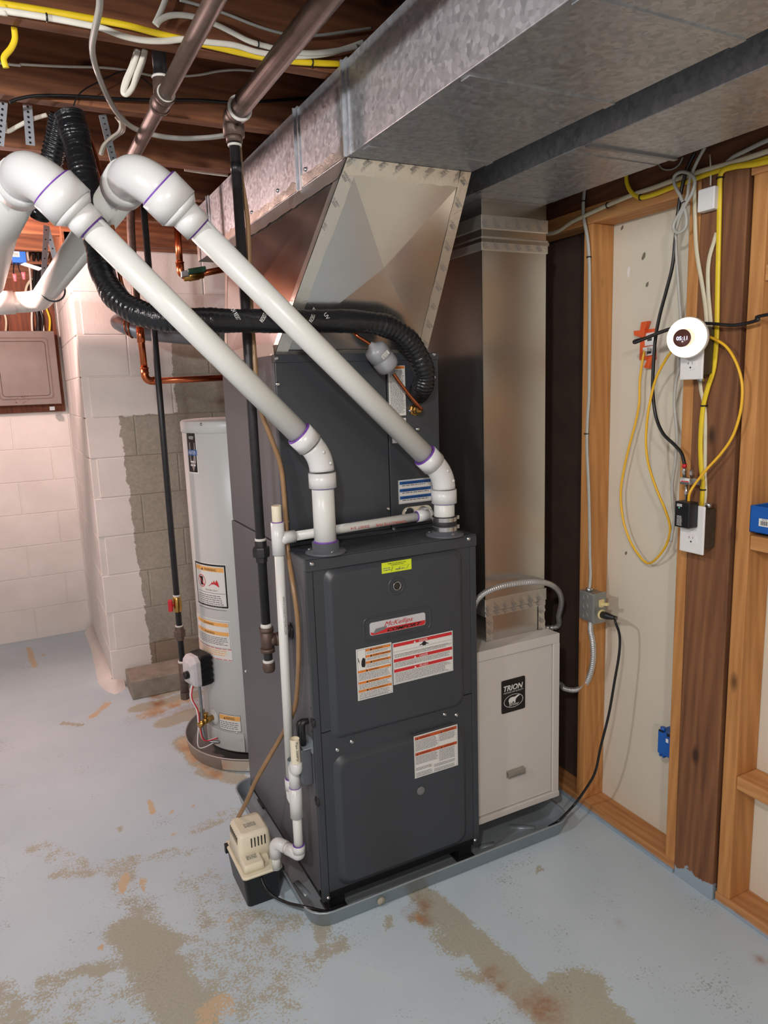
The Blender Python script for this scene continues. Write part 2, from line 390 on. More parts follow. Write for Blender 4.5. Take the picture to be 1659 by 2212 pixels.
# lettering -> 2D triangles
_txt = {}
def text2d(s, shear=0.0, bold=0.0):
    key = (s, shear, bold)
    if key not in _txt:
        c = bpy.data.curves.new('txt', 'FONT'); c.body = s; c.size = 1.0; c.shear = shear; c.resolution_u = 3; c.fill_mode = 'FRONT'; c.offset = bold
        o = bpy.data.objects.new('txt', c); me = bpy.data.meshes.new_from_object(o)
        vs = [(v.co.x, v.co.y) for v in me.vertices]; fs = [tuple(p.vertices) for p in me.polygons]
        bpy.data.objects.remove(o); bpy.data.curves.remove(c); bpy.data.meshes.remove(me)
        xs = [v[0] for v in vs]; ys = [v[1] for v in vs]
        _txt[key] = (vs, fs, min(xs), max(xs), min(ys), max(ys))
    return _txt[key]
class Decal:
    """flat print on a surface: mp(u, v, h) -> point; u right, v down (metres), h lift above the surface"""
    def __init__(s, mp, parent, lift=.0006): s.mp = mp; s.parent = parent; s.p = {}; s.lift = lift; s.k = 0
    def mb(s, name, mat):
        key = (name, mat.name) if name in ('fine_print', 'tape_lettering', 'oval_outline', 'pen_stroke') else (name, s.k)
        s.k += 1
        if key not in s.p: s.p[key] = (MB(), mat)
        return s.p[key][0]
    def rect(s, name, mat, u0, v0, u1, v1, lev=1, nu=1):
        m = s.mb(name, mat); h = s.lift*lev
        for i in range(nu):
            a, b = u0+(u1-u0)*i/nu, u0+(u1-u0)*(i+1)/nu
            m.add([s.mp(a, v0, h), s.mp(b, v0, h), s.mp(b, v1, h), s.mp(a, v1, h)], [(0, 1, 2, 3)])
    def poly(s, name, mat, pts, lev=1):
        h = s.lift*lev; s.mb(name, mat).add([s.mp(u, v, h) for u, v in pts], [tuple(range(len(pts)))])
    def frame(s, name, mat, u0, v0, u1, v1, w, lev=1, nu=1):
        m = s.mb(name, mat); h = s.lift*lev
        def edge(a, b, c, d): return [(a+(c-a)*i/nu, b+(d-b)*i/nu) for i in range(nu)]
        O = edge(u0, v0, u1, v0)+edge(u1, v0, u1, v1)+edge(u1, v1, u0, v1)+edge(u0, v1, u0, v0)
        I = edge(u0+w, v0+w, u1-w, v0+w)+edge(u1-w, v0+w, u1-w, v1-w)+edge(u1-w, v1-w, u0+w, v1-w)+edge(u0+w, v1-w, u0+w, v0+w); n = len(O)
        m.add([s.mp(u, v, h) for u, v in O+I], [(i, (i+1) % n, n+(i+1) % n, n+i) for i in range(n)])
    def text(s, name, mat, st, u, v, w=None, hgt=None, lev=2, shear=0.0, bold=0.0, rot=0.0):
        """baseline-left at (u, v); fitted to width w and/or cap height hgt"""
        vs, fs, x0, x1, y0, y1 = text2d(st, shear, bold)
        sy = (hgt/(y1-y0)) if hgt else None; sx = (w/(x1-x0)) if w else None
        sx = sx or sy; sy = sy or sx; h = s.lift*lev; ca, sa = math.cos(rot), math.sin(rot); out = []
        for x, y in vs:
            a, b = (x-x0)*sx, (y-y0)*sy; out.append(s.mp(u+a*ca-b*sa, v-(a*sa+b*ca), h))
        s.mb(name, mat).add(out, fs)
    def lines(s, u0, v0, u1, v1, pitch=.0042, fill=.45, mat=None, ragged=.12, lev=1):
        m = s.mb('fine_print', mat or m_ink); v = v0; h = s.lift*lev
        while v+pitch*fill <= v1:
            u = u0; end = u1-(u1-u0)*ragged*random.random()
            while u < end:
                w = random.uniform(.6, 2.4)*pitch; e = min(u+w, end)
                m.add([s.mp(u, v, h), s.mp(e, v, h), s.mp(e, v+pitch*fill, h), s.mp(u, v+pitch*fill, h)], [(0, 1, 2, 3)])
                u = e+pitch*.35
            v += pitch
    def done(s):
        for (name, _), (m, mat) in s.p.items():
            o = m.build(name, mat, s.parent)
            if name in ('fine_print', 'tape_lettering'): o['kind'] = 'stuff'
def on_y(x0, z1, y):      # faces -Y
    return lambda u, v, h: Vector((x0+u, y-h, z1-v))
def on_x(y1, z1, x):      # faces -X; u runs towards -Y
    return lambda u, v, h: Vector((x-h, y1-u, z1-v))
def warn_tri(d, mat, u, v, s): d.poly('warning_triangle', mat, [(u, v), (u+s, v), (u+s/2, v-s*.9)], 2)
_scr = None
def screw_mesh():
    global _scr
    if _scr is None:
        m = MB(); m.lathe([(.0062, 0), (.0062, .0012), (.0046, .0014), (.0046, .0048), (.0036, .0056)], (0, 0, 0), (0, -1, 0), 8)
        m.box(-.0035, .0035, -.0061, -.0050, -.0006, .0006)
        _scr = m.mesh('screw', m_steel)
    return _scr
def screws(parent, pts, rot=None):
    for p in pts: inst(screw_mesh(), 'screw', parent, p, rot)
RX = (0, 0, -math.pi/2)     # screw facing -X
# ================================================================== SETTING
def make_floor():
    xs = list(np.arange(-2.2, 1.05, .02)); ys = list(np.arange(-1.6, 3.2, .02))
    xs = [-4.2, -3.2]+xs+[1.3]; ys = [-5.0, -3.5, -2.4]+ys+[3.3]
    nx, ny = len(xs), len(ys); X, Y = np.meshgrid(xs, ys)
    me = bpy.data.meshes.new('floor')
    vs = np.stack([X.ravel(), Y.ravel(), np.zeros(nx*ny)], 1)
    fs = [(j*nx+i, j*nx+i+1, (j+1)*nx+i+1, (j+1)*nx+i) for j in range(ny-1) for i in range(nx-1)]
    me.from_pydata(vs.tolist(), [], fs)
    def cap(list_):
        out = np.zeros(X.shape)
        for (u0, v0, u1, v1, r, s) in list_:
            a, b = px(u0, v0, z=0), px(u1, v1, z=0); d = np.array([b.x-a.x, b.y-a.y]); L = max(1e-9, d@d)
            t = np.clip(((X-a.x)*d[0]+(Y-a.y)*d[1])/L, 0, 1)
            dist = np.hypot(X-a.x-t*d[0], Y-a.y-t*d[1])
            out = np.maximum(out, s*np.clip(1.5-dist/r, 0, 1))
        return out
    wear = cap([(915, 1935, 1080, 2090, .045, 1.0), (1080, 2090, 1210, 2212, .05, 1.0), (1190, 2165, 1260, 2135, .06, 1.0), (1230, 2150, 1330, 2230, .07, 1.0),
                (300, 2020, 420, 2212, .075, .95), (270, 2010, 350, 2040, .06, .95), (330, 2040, 300, 2212, .12, .46), (540, 2060, 480, 2160, .16, .45), (450, 1990, 620, 1990, .07, .48),
                (90, 2120, 250, 2085, .03, .66), (0, 2140, 30, 2212, .05, .66), (150, 2150, 90, 2212, .13, .42), (380, 2060, 560, 2200, .13, .42), (640, 2090, 560, 2120, .09, .46), (700, 2060, 735, 2040, .035, .72), (700, 2025, 690, 2000, .03, .7),
                (80, 1830, 200, 1880, .05, .46), (120, 1890, 190, 1885, .03, .6), (220, 1870, 400, 1840, .04, .5), (250, 1880, 320, 1990, .06, .5), (430, 1790, 500, 1760, .05, .48), (500, 1930, 420, 1900, .09, .44),
                (135, 1562, 175, 1566, .016, .95), (255, 1790, 262, 1795, .012, .8), (840, 1985, 838, 2000, .015, .8), (960, 2010, 985, 2050, .05, .62), (1000, 2100, 1030, 2110, .03, .6), (1165, 1875, 1165, 1882, .012, .8),
                (395, 1600, 440, 1650, .05, .9), (440, 1665, 520, 1685, .04, .9), (300, 1530, 420, 1500, .05, .95), (360, 1560, 420, 1540, .06, .95), (340, 1500, 420, 1480, .05, .9), (895, 1980, 930, 1995, .018, .9)])
    tan = cap([(62, 1400, 75, 1440, .02, .75), (92, 1413, 95, 1416, .016, .8), (200, 1548, 232, 1520, .022, .75), (322, 1730, 332, 1755, .014, .9), (370, 1755, 372, 1756, .012, .8), (380, 1800, 381, 1801, .011, .85), (415, 1742, 416, 1743, .01, .85),
               (270, 1890, 265, 1925, .016, .8), (308, 1900, 312, 1925, .014, .75), (440, 2185, 485, 2165, .035, .62), (445, 2212, 480, 2190, .04, .6), (495, 1985, 496, 1986, .008, .9), (220, 2045, 215, 2050, .013, .8), (335, 1985, 335, 1990, .008, .9), (250, 2006, 250, 2007, .007, .9),
               (392, 1600, 420, 1640, .03, .7), (430, 1655, 480, 1682, .018, .7), (310, 1545, 400, 1515, .05, .62), (890, 1975, 915, 1990, .012, .75)])
    rust = cap([(1062, 2105, 1080, 2125, .026, .75), (1145, 2165, 1185, 2178, .042, .8), (905, 1945, 920, 1955, .02, .8), (885, 1968, 920, 1990, .02, .8), (395, 1610, 470, 1675, .025, .6), (330, 1500, 345, 1520, .03, .9), (330, 1540, 420, 1520, .06, .5), (1635, 2072, 1659, 2078, .012, .8), (1330, 1990, 1345, 1995, .01, .3)])
    for nm, arr in (('wear', wear), ('tan', tan), ('rust', rust)):
        at = me.attributes.new(nm, 'FLOAT', 'POINT'); at.data.foreach_set('value', arr.ravel().astype(np.float32))
    me.materials.append(floor_mat()); o = bpy.data.objects.new('floor', me); COL.objects.link(o); struct(o)
make_floor()

# --- concrete block walls
_blk = None
def block_mesh(m):
    b = MB(); b.box(-.5, .5, 0, 1, -.5, .5); me = b.mesh('concrete_block', m)
    bm = bmesh.new(); bm.from_mesh(me)
    bmesh.ops.scale(bm, vec=(.388, .06, .1955), verts=bm.verts)
    bmesh.ops.bevel(bm, geom=[e for e in bm.edges], offset=.0025, segments=1, affect='EDGES'); bm.to_mesh(me); bm.free(); return me
bm_p, bm_h = block_mesh(m_blockpaint), block_mesh(m_blockhalf)
def block_run(parent, me, p0, du, length, rot, x_joint, courses, zc=.2):
    """lay courses of blocks from p0 along du; x_joint = where a joint of the even course falls; face towards local -Y"""
    p0 = Vector(p0); du = Vector(du)
    for c in range(courses):
        off = (x_joint + (.2 if c % 2 else 0)) % .4; a = off-.4
        while a < length-.01:
            s, e = max(a, 0), min(a+.4, length)
            if e-s > .03:
                ctr = p0+du*((s+e)/2)+Vector((0, 0, c*zc+zc/2))
                inst(me, 'concrete_block', parent, ctr, (0, 0, rot), ((e-s-.006)/.388, 1, 1))
            a += .4
wf = struct(MB().box(-.3135, 1.35, 2.0995, 2.22, 0, 2.20).build('wall_rear', m_blockhalf))
block_run(wf, bm_h, (-.317, 2.096, 0), (1, 0, 0), 1.2, 0, .228, 11)
wj = struct(MB().box(-.3135, -.22, 2.15, 3.25, 0, 2.20).build('wall_jog', m_blockpaint))
block_run(wj, bm_p, (-.317, 3.17, 0), (0, -1, 0), 1.07, -math.pi/2, .07, 11)
wp = struct(MB().box(-4.2, -.25, 3.1735, 3.3, 0, 2.20).build('wall_panel_side', m_blockpaint))
block_run(wp, bm_p, (-1.3, 3.17, 0), (1, 0, 0), .98, 0, .26, 11)
# painted cove of old mortar where the wall meets the floor
cv = MB(); rr = []
for (u, v, h) in ((182, 1366, .05), (196, 1400, .05), (205, 1440, .055), (212, 1475, .06), (228, 1492, .06), (248, 1500, .05), (262, 1494, .04), (272, 1486, .03)):
    a = px(u, v, z=0); rr.append((a, h))
lo = [a for a, h in rr]
hi = [Vector((max(a.x+.03, -.322) if k < 5 else a.x, 2.088 if k >= 4 else a.y, h)) for k, (a, h) in enumerate(rr)]
for k in range(5): hi[k].x = -.318
hi[4] = Vector((-.322, 2.09, .06))
inn = [Vector((-.30 if k < 5 else p.x, max(p.y, 2.11) if k >= 4 else p.y, 0)) for k, p in enumerate(hi)]
n = len(lo); cv.add(lo+hi+inn, [(i, i+1, n+i+1, n+i) for i in range(n-1)]+[(n+i, n+i+1, 2*n+i+1, 2*n+i) for i in range(n-1)], True)
struct(cv.build('trim_1', m_blockpaint))
# room beyond the frame, so that light bounces as in a closed basement
struct(MB().box(-4.3, -4.2, -5.0, 3.3, 0, 2.45).build('wall_left', m_blockpaint))
struct(MB().box(-4.3, 1.4, -5.1, -5.0, 0, 2.45).build('wall_front', m_blockpaint))

# --- ceiling
ceil = struct(MB().box(-4.3, 1.4, -5.1, 3.3, 2.45, 2.47).build('ceiling', m_sub))
jm = MB().box(-2.7, 2.7, -.0195, .0195, 0, .188).mesh('joist', m_joist)
for k in range(-11, 8):
    yj = .02+.428*k
    if yj > 3.2: break
    inst(jm, 'joist', ceil, (-1.5, yj, 2.262))
MB().box(-.30, 1.35, 2.0, 2.05, 2.205, 2.45).build('rim_board', m_joist, ceil)
MB().box(-.33, 1.35, 2.05, 2.2, 2.2, 2.262).build('sill_plate', m_joist, ceil)
MB().box(-4.2, -.30, 3.15, 3.3, 2.2, 2.45).build('rim_board', m_joist, ceil)
MB().box(-.34, -.30, 2.05, 3.15, 2.2, 2.45).build('rim_board', m_joist, ceil)
# diagonal bridging between the joists
for (u0, v0, u1, v1) in ((275, 335, 315, 262), (360, 335, 412, 268)):
    a, b = px(u0, v0, y=.62), px(u1, v1, y=.86)
    a = Vector((a.x, .47, 2.30)); b = Vector((a.x+.02, .86, 2.43))
    d = (b-a)/2; w = Vector((.022, 0, 0)); MB().obox((a+b)/2, d, w, d.cross(w).normalized()*.009).build('bridging', m_joist, ceil)

# --- framed wall on the right (runs along Y)
XW, XD = 1.02, 1.109
wr = struct(MB().box(XD, 1.125, -5.0, 2.1, 0, 2.3).build('wall_right', m_drywall))
def stud(y0, y1, z0=.036, z1=1.985, m=m_stud, name='stud', x0=XW, x1=XD):
    return MB().box(x0, x1, y0, y1, z0, z1).build(name, m, wr, .003)
stud(.044, .082)
stud(-.353, -.317)
stud(-.356, -.492, 0, 2.04, m_post, 'post', XW-.004, 1.12)
stud(-.544, -.503)
for yy in (.45, .86, 1.27, -.95): stud(yy, yy+.038)
MB().box(XW, XD, -.352, 2.1, 0, .036).build('bottom_plate', m_plate_old, wr, .003)
MB().box(XW, XD, -3.0, -.498, 0, .036).build('bottom_plate', m_plate_old, wr, .003)
MB().box(XW-.006, XW, -.352, 2.1, 0, .012).build('floor_sealant', plain('bluegrey_sealant', srgb(150, 168, 182), .5), wr)
MB().box(XW, XD, -.352, 2.1, 1.985, 2.037).build('top_plate', m_studlo, wr, .003)
MB().box(XW, XD, -3.0, -.494, 1.985, 2.037).build('top_plate', m_studlo, wr, .003)
MB().box(XW+.01, XD+.02, -3.0, 2.1, 2.037, 2.262).build('rim_beam', m_beam, wr, .002)
for v0, v1, u in ((1672.6, 1703.5, 1581), (1152.5, 1181.7, 1596.4), (577.7, 611.4, 1616)):
    za, zb = px(u, v1, x=XW).z, px(u, v0, x=XW).z; dp = .0
    MB().box(XW+.002, XD-.002, -.912, -.545, zb-.038, zb).build('blocking', m_studlo, wr, .003)
# dark sheet left of the first stud: painted shadow plus some dark backing
MB().box(XD-.012, XD-.002, .09, 1.9, .036, 1.985).build('shade_backing', plain('shade_backing_brown', srgb(70, 54, 48), .8, var=.15, scale=10), wr)
# nails, torn paper spots and stains on the drywall and lumber
for u, v, sx, sz, c in ((1358, 587, .007, .018, 'sticker'), (1398, 614, .006, .008, 'scuff'), (1390, 553, .008, .01, 'scuff'), (1344, 492, .006, .006, 'scuff'), (1352, 1195, .005, .006, 'scuff')):
    p = px(u, v, x=XD-.0008); m = MB(); m.prism([p+Vector((0, sx*math.cos(a)*(.7+.5*random.random()), sz*math.sin(a)*(.7+.5*random.random())-sx*math.cos(a)*.6)) for a in [i*.785 for i in range(8)]], (.0006, 0, 0))
    m.build('torn_paper' if c == 'sticker' else 'scuff_mark', m_plate if c == 'sticker' else plain('scuff', srgb(120, 112, 98), .8), wr)

# ================================================================== FURNACE
FW, FD, FB, FT = .5395, .7065, .055, 1.071
YE = -.013                                        # front of the embossed door fields
def emboss(m, x0, x1, z0, z1, r, y0, y1, c=.014):
    a = [Vector((x, y0, z)) for x, z in rrect(x0, x1, z0, z1, r)]
    b = [Vector((x, y1+.002, z)) for x, z in rrect(x0+c*.8, x1-c*.8, z0+c*.8, z1-c*.8, r)]
    d = [Vector((x, y1, z)) for x, z in rrect(x0+c*1.25, x1-c*1.25, z0+c*1.25, z1-c*1.25, r*.9)]
    m.loft([a, b, d], False, True, True)
def rect_px(c, y):
    P = [px(u, v, y=y) for u, v in c]
    return (P[0].x+P[3].x)/2, (P[1].x+P[2].x)/2, (P[2].z+P[3].z)/2, (P[0].z+P[1].z)/2
fur = thing('furnace', 'tall dark grey gas furnace cabinet with embossed doors and warning stickers', 'furnace', (FW/2, FD/2, .006))
cab = MB(); cab.box(0, FW, .012, FD, FB+.012, FT-.002); cab.build('cabinet', m_dark2, fur, .004)
MB().box(-.001, .02, 0, .014, FB, 1.035).build('corner_post', m_dark, fur, .002)
MB().box(FW-.02, FW+.001, 0, .014, FB, 1.035).build('corner_post', m_dark, fur, .002)
tc = MB(); tc.box(-.0015, FW+.0015, -.004, .17, FT-.004, FT); tc.box(-.0015, FW+.0015, -.004, .0, FT-.036, FT-.004); tc.build('top_cap', m_dark, fur, .002)
fr = MB(); fr.box(0, FW, .005, .03, FB, FB+.03); fr.box(0, .012, .03, FD, FB, FB+.014); fr.box(FW-.012, FW, .03, FD, FB, FB+.014); fr.build('base_frame', m_black, fur, .002)
ZS = .573
up = MB(); up.box(.021, FW-.021, .001, .012, ZS+.0015, 1.034)
x0, x1, z0, z1 = rect_px([(699, 1231), (996, 1184), (1003, 1522), (715, 1600)], 0)
emboss(up, x0, x1, z0, z1, .03, .001, YE); ud = up.build('upper_door', m_dark, fur)
lo_ = MB(); lo_.box(.021, FW-.021, .001, .012, FB+.026, ZS-.0015)
x0, x1, z0, z1 = rect_px([(714, 1637), (1004, 1556), (1008, 1817), (737, 1914)], 0)
emboss(lo_, x0, x1, z0, z1, .035, .001, YE); ld = lo_.build('lower_door', m_dark, fur)
screws(fur, [px(673.5, 1218, y=-.004), px(1012, 1164, y=-.004), px(1026, 1815, y=0), px(709, 1940, y=.0)]+[px(u, v, y=0) for u, v in ((728.5, 1619.5), (759.5, 1602), (960, 1543), (985.5, 1544.5))])
# sight glass with its ring
c = px(856.5, 1265, y=YE)
rg = MB(); rg.ring(c+V(0, .001, 0), (0, 1, 0), .024, .0035, 32, 8); rg.build('sight_glass_ring', m_dark, fur)
sg = MB(); sg.lathe([(.0125, .002), (.0125, -.004), (.0095, -.004), (.0085, -.001)], c, (0, 1, 0), 24); sg.build('sight_glass', m_glass, fur)
MB().ring(c+V(0, -.0035, 0), (0, 1, 0), .0115, .0014, 24, 6).build('sight_glass_rim', m_steel, fur)
c = px(909, 1708, y=YE)
MB().lathe([(.0135, .002), (.0135, -.002), (.0115, -.003), (.0, -.0032)], c, (0, 1, 0), 24).build('clear_button_plug', plain('clear_plug', srgb(110, 112, 112), .1, var=.1), fur)
# logo badge
x0, x1, z0, z1 = rect_px([(797.7, 1345), (918.3, 1323), (918, 1349.5), (799, 1373)], YE)
rl = [Vector((x, YE+.0008, z)) for x, z in rrect(x0-.018, x1+.018, z0-.016, z1+.016, .018)]
MB().tube(rl+[rl[0]], .0032, 8, False).build('badge_ridge', m_dark, fur)
bd = MB(); bd.prism([(x, YE+.001, z) for x, z in rrect(x0, x1, z0, z1, .007)], (0, -.0028, 0)); badge = bd.build('logo_badge', m_greylight, fur)
w, h = x1-x0, z1-z0; D = Decal(on_y(x0, z1, YE-.0018), badge, .0004)
D.poly('red_wedge', m_red, [(.002, .72*h), (.10*w, .86*h), (.30*w, .60*h), (w-.001, .62*h), (w-.001, .86*h), (w-.007, h-.001), (.007, h-.001), (.002, .88*h)], 1)
D.poly('grey_blade', m_blade, [(.05*w, .90*h), (.10*w, .52*h), (.30*w, .46*h), (.27*w, .68*h)], 2)
D.text('script_lettering', m_red, 'McKellips', .25*w, .58*h, .52*w, .46*h, 3, .45)
D.text('block_lettering', m_inkblack, 'COMFORT', .30*w, .93*h, .62*w, .25*h, 3, .4, .03)
D.done()
def sticker(corners, y, name='warning_sticker', mat=m_sticker, parent=fur, thick=.0006):
    x0, x1, z0, z1 = rect_px(corners, y); o = MB().box(x0, x1, y-thick, y+.0004, z0, z1).build(name, mat, parent)
    return o, x1-x0, z1-z0, Decal(on_y(x0, z1, y-thick), o, .00035)
# orange warning sticker
o, w, h, D = sticker([(768, 1404), (844.8, 1387), (849, 1495), (774, 1514.5)], YE)
D.frame('print_border', m_ink, .003, .003, w-.003, h-.003, .0008)
cu = .26*w
for k, (v, s, t0) in enumerate(((.03, cu, 'WARNING'), (.15, cu, 'AVERTISSEMENT'), (.27, cu, 'ADVERTENCIA'), (.42, .003, 'WARNING'), (.64, .003, 'WARNING'), (.80, .003, 'AVERTISSEMENT'))):
    D.rect('header_band', m_orange, s, v*h, w-.003, (v+.045)*h, 1)
    warn_tri(D, m_inkblack, s+.12*w+(.1*w if k > 2 else 0), (v+.04)*h, .007)
    D.text('header_lettering', m_inkblack, t0, s+.2*w+(.1*w if k > 2 else 0), (v+.04)*h, .04*len(t0)*w, .034*h)
    nxt = (.15, .27, .42, .64, .80, .985)[k]
    D.lines(s+.003, (v+.06)*h, w-.006, (nxt-.012)*h, .0037)
D.rect('divider_line', m_ink, cu-.0008, .02*h, cu, .42*h)
D.poly('hand_pictogram', m_inkblack, [(.15*w, .36*h), (.13*w, .31*h), (.14*w, .24*h), (.165*w, .2*h), (.18*w, .18*h), (.2*w, .19*h), (.215*w, .18*h), (.23*w, .21*h), (.245*w, .2*h), (.245*w, .31*h), (.23*w, .37*h)])
D.poly('blade_pictogram', m_inkblack, [(.04*w, .17*h), (.055*w, .17*h), (.06*w, .24*h), (.075*w, .2*h), (.085*w, .28*h), (.075*w, .28*h), (.068*w, .23*h), (.05*w, .26*h)])
D.done()
# red danger sticker
o, w, h, D = sticker([(847.6, 1389), (977.4, 1363), (978.8, 1449), (850, 1479)], YE)
D.frame('print_border', m_ink, .0025, .0025, w-.0025, h-.0025, .0006)
for v, nxt, t0, lead in ((.025, .38, 'DANGER', .16), (.39, .625, 'DANGER', .0), (.635, .97, 'PELIGRO', .0)):
    D.rect('header_band', m_red, .003, v*h, w-.003, (v+.075)*h, 1)
    warn_tri(D, m_bearwhite, .34*w, (v+.068)*h, .0075)
    D.text('header_lettering', m_bearwhite, t0, .43*w, (v+.064)*h, .14*w, .05*h)
    D.lines(.006, (v+.095+lead)*h, w-.006, (nxt-.01)*h, .0037)
D.rect('divider_line', m_ink, .003, .215*h, w-.003, .22*h); D.rect('divider_line', m_ink, .003, .29*h, w-.003, .294*h)
D.poly('figure_pictogram', m_inkblack, [(.43*w, .19*h), (.44*w, .17*h), (.48*w, .145*h), (.5*w, .105*h), (.53*w, .105*h), (.55*w, .145*h), (.585*w, .17*h), (.59*w, .19*h), (.55*w, .175*h), (.54*w, .205*h), (.49*w, .205*h), (.48*w, .175*h)])
D.done()
# lower sticker
o, w, h, D = sticker([(893, 1592), (987, 1564), (990, 1651), (897, 1683)], YE)
D.frame('print_border', m_ink, .003, .003, w-.003, h-.003, .0005)
for v in (.03, .40): D.rect('header_band', m_orangered, .003, v*h, w-.003, (v+.07)*h)
for v in (.03, .40):
    for uu, t0 in ((.05, 'WARNING'), (.6, 'WARNING')):
        warn_tri(D, m_inkblack, uu*w, (v+.062)*h, .006); D.text('header_lettering', m_inkblack, t0, (uu+.07)*w, (v+.055)*h, .24*w, .036*h)
D.lines(.005, .12*h, .54*w, .38*h, .0034); D.lines(.57*w, .12*h, w-.006, .30*h, .0034); D.lines(.005, .49*h, .54*w, .70*h, .0034); D.lines(.57*w, .49*h, w-.006, .76*h, .0034)
D.lines(.005, .76*h, .40*w, .84*h, .0034); D.lines(.005, .88*h, .40*w, .97*h, .0034); D.lines(.44*w, .80*h, w-.006, .88*h, .0034); D.lines(.44*w, .905*h, w-.006, .97*h, .0034)
D.rect('divider_line', m_ink, .555*w, .1*h, .558*w, .77*h); D.done()
# yellow inspection tag
o, w, h, D = sticker([(826, 1217), (888.6, 1206), (888.6, 1229.7), (823, 1239.4)], YE, 'inspection_tag', m_yellowtag)
D.text('tag_lettering', m_inkblack, 'MECHANICAL', .2*w, .22*h, .62*w, .13*h); D.text('tag_lettering', m_inkblack, 'APPROVAL', .3*w, .38*h, .45*w, .12*h)
D.lines(.05*w, .5*h, .3*w, .9*h, .0055); D.lines(.45*w, .72*h, .8*w, .9*h, .0065)
for a, b in (((.3, .9), (.36, .45)), ((.52, .9), (.6, .55)), ((.62, .6), (.95, .4)), ((.82, .85), (.9, .5))):
    D.poly('pen_stroke', m_inkblack, [(a[0]*w, a[1]*h), (b[0]*w, b[1]*h), (b[0]*w+.0012, b[1]*h), (a[0]*w+.0012, a[1]*h)], 2)
D.done()
# feet, side fittings
for xx in (.045, FW-.045):
    for yy in (.035, FD-.06):
        f = MB(); f.loft([[V(xx-a, yy-a, z), V(xx+a, yy-a, z), V(xx+a, yy+a, z), V(xx-a, yy+a, z)] for a, z in ((.032, .0085), (.032, .016), (.022, .018), (.024, FB))], smooth=False); f.build('foot', m_black, fur, .002)
for u, v, r in ((676, 1561, .012), (685, 1731, .012)):
    c = px(u, v, x=0); g = MB(); g.ring(c, (1, 0, 0), r, .003, 20, 8); g.lathe([(r, .0), (.0, -.002)], c, (1, 0, 0), 20); g.build('grommet', m_black, fur)
c = px(628, 1362, x=0); MB().lathe([(.024, .0), (.024, -.004), (.019, -.006), (.0, -.006)], c, (1, 0, 0), 20).build('gas_grommet', m_black, fur)
for u, v in ((672.5, 1530), (674.5, 1580)):
    c = px(u, v, x=0); MB().lathe([(.003, .0), (.003, -.0015), (0, -.0015)], c, (1, 0, 0), 8).build('hole_plug', m_black, fur)
for u, v in ((513, 1583), (583, 1450), (532, 1450)): inst(screw_mesh(), 'screw', fur, px(u, v, x=0), RX)
# condensate trap on the left side
a = px(688, 1640, x=-.03); b = px(665, 1712, x=-.03)
tp = MB(); y0t, y1t = .03, .085; z0t, z1t = px(675, 1722, x=-.02).z, px(675, 1640, x=-.02).z
tp.loft([[V(0, y0t, z), V(0, y1t, z), V(-d, y1t, z), V(-d, y0t, z)] for z, d in ((z0t+.012, .02), (z0t+.022, .032), (z1t, .032))], smooth=False); trap = tp.build('condensate_trap', m_trap, fur, .003)
for k in (0, 1):
    yk = .045+.028*k; zt = z1t+.075-.012*k
    MB().tube(fillet([V(-.018, yk, z1t-.01), V(-.018, yk, zt), V(.006, yk, zt)], .014), .0085, 10).build('trap_hose', m_black, fur)
bk = MB(); bk.box(-.026, 0, .02, .055, z1t+.004, z1t+.007); bk.box(-.003, 0, .015, .06, z1t-.01, z1t+.03); bk.build('pipe_bracket', m_galvpan, fur)
# vent flanges on the top
FL = [px(707, 1190, z=FT+.006), px(957, 1151, z=FT+.006)]
P1 = V(FL[0].x, .04, 0); P2 = V(FL[1].x+.003, .04, 0)
for P in (P1, P2):
    f = MB(); f.lathe([(.056, 0), (.056, .004), (.051, .007), (.0365, .009), (.0365, .03), (.031, .03)], (P.x, P.y, FT), (0, 0, 1), 32); fo = f.build('vent_flange', m_trap, fur)
    for a in range(3):
        an = 2.1*a+.5; inst(screw_mesh(), 'screw', fur, (P.x+.045*math.cos(an), P.y+.045*math.sin(an), FT+.006), (-math.pi/2, 0, 0))

# ================================================================== COIL CABINET
CY, CT = .165, 1.605
CX0, CX1 = .004, .524
coil = thing('evaporator_coil_cabinet', 'dark grey coil cabinet standing on top of the furnace', 'coil cabinet', (FW/2, .43, FT))
MB().box(CX0, CX1, CY+.012, FD-.004, FT, CT-.001).build('cabinet', m_dark2, coil, .003)
XS = px(841, 1000, y=CY).x
MB().box(CX0+.002, XS-.0015, CY, CY+.014, FT+.012, CT-.02).build('access_panel', m_dark, coil, .0025)
rp = MB().box(XS+.0015, CX1-.001, CY, CY+.014, FT+.012, CT-.02).build('connection_panel', m_dark, coil, .0025)
MB().box(CX0, CX1, CY-.003, CY+.02, CT-.022, CT).build('top_rail', m_dark, coil, .002)
MB().box(CX0-.004, CX1, CY-.006, CY+.02, FT+.0005, FT+.012).build('bottom_rail', m_dark, coil, .002)
screws(coil, [px(u, v, y=CY-.002) for u, v in ((597, 774), (600, 830), (937, 766), (937, 815), (887, 887), (902, 927), (838, 1099), (620, 1127), (850, 1143))])
o, w, h, D = sticker([(838, 792), (873, 788), (878, 896), (842, 900)], CY-.0004, 'instruction_sticker', m_sticker, rp)
D.rect('header_band', m_orange, .002, .01*h, w-.002, .06*h); D.lines(.004, .09*h, w-.004, .96*h, .004); D.done()
o, w, h, D = sticker([(846, 905), (876.5, 902), (878, 955), (848, 958)], CY-.0004, 'instruction_sticker', m_sticker, rp)
D.lines(.003, .06*h, w-.004, .9*h, .004); D.done()
o, w, h, D = sticker([(859.5, 1038), (932, 1031), (934, 1081), (862, 1089)], CY-.0004, 'notice_sticker', m_sticker, rp)
D.frame('print_border', m_blueink, .0015, .0015, w-.0015, h-.0015, .0006)
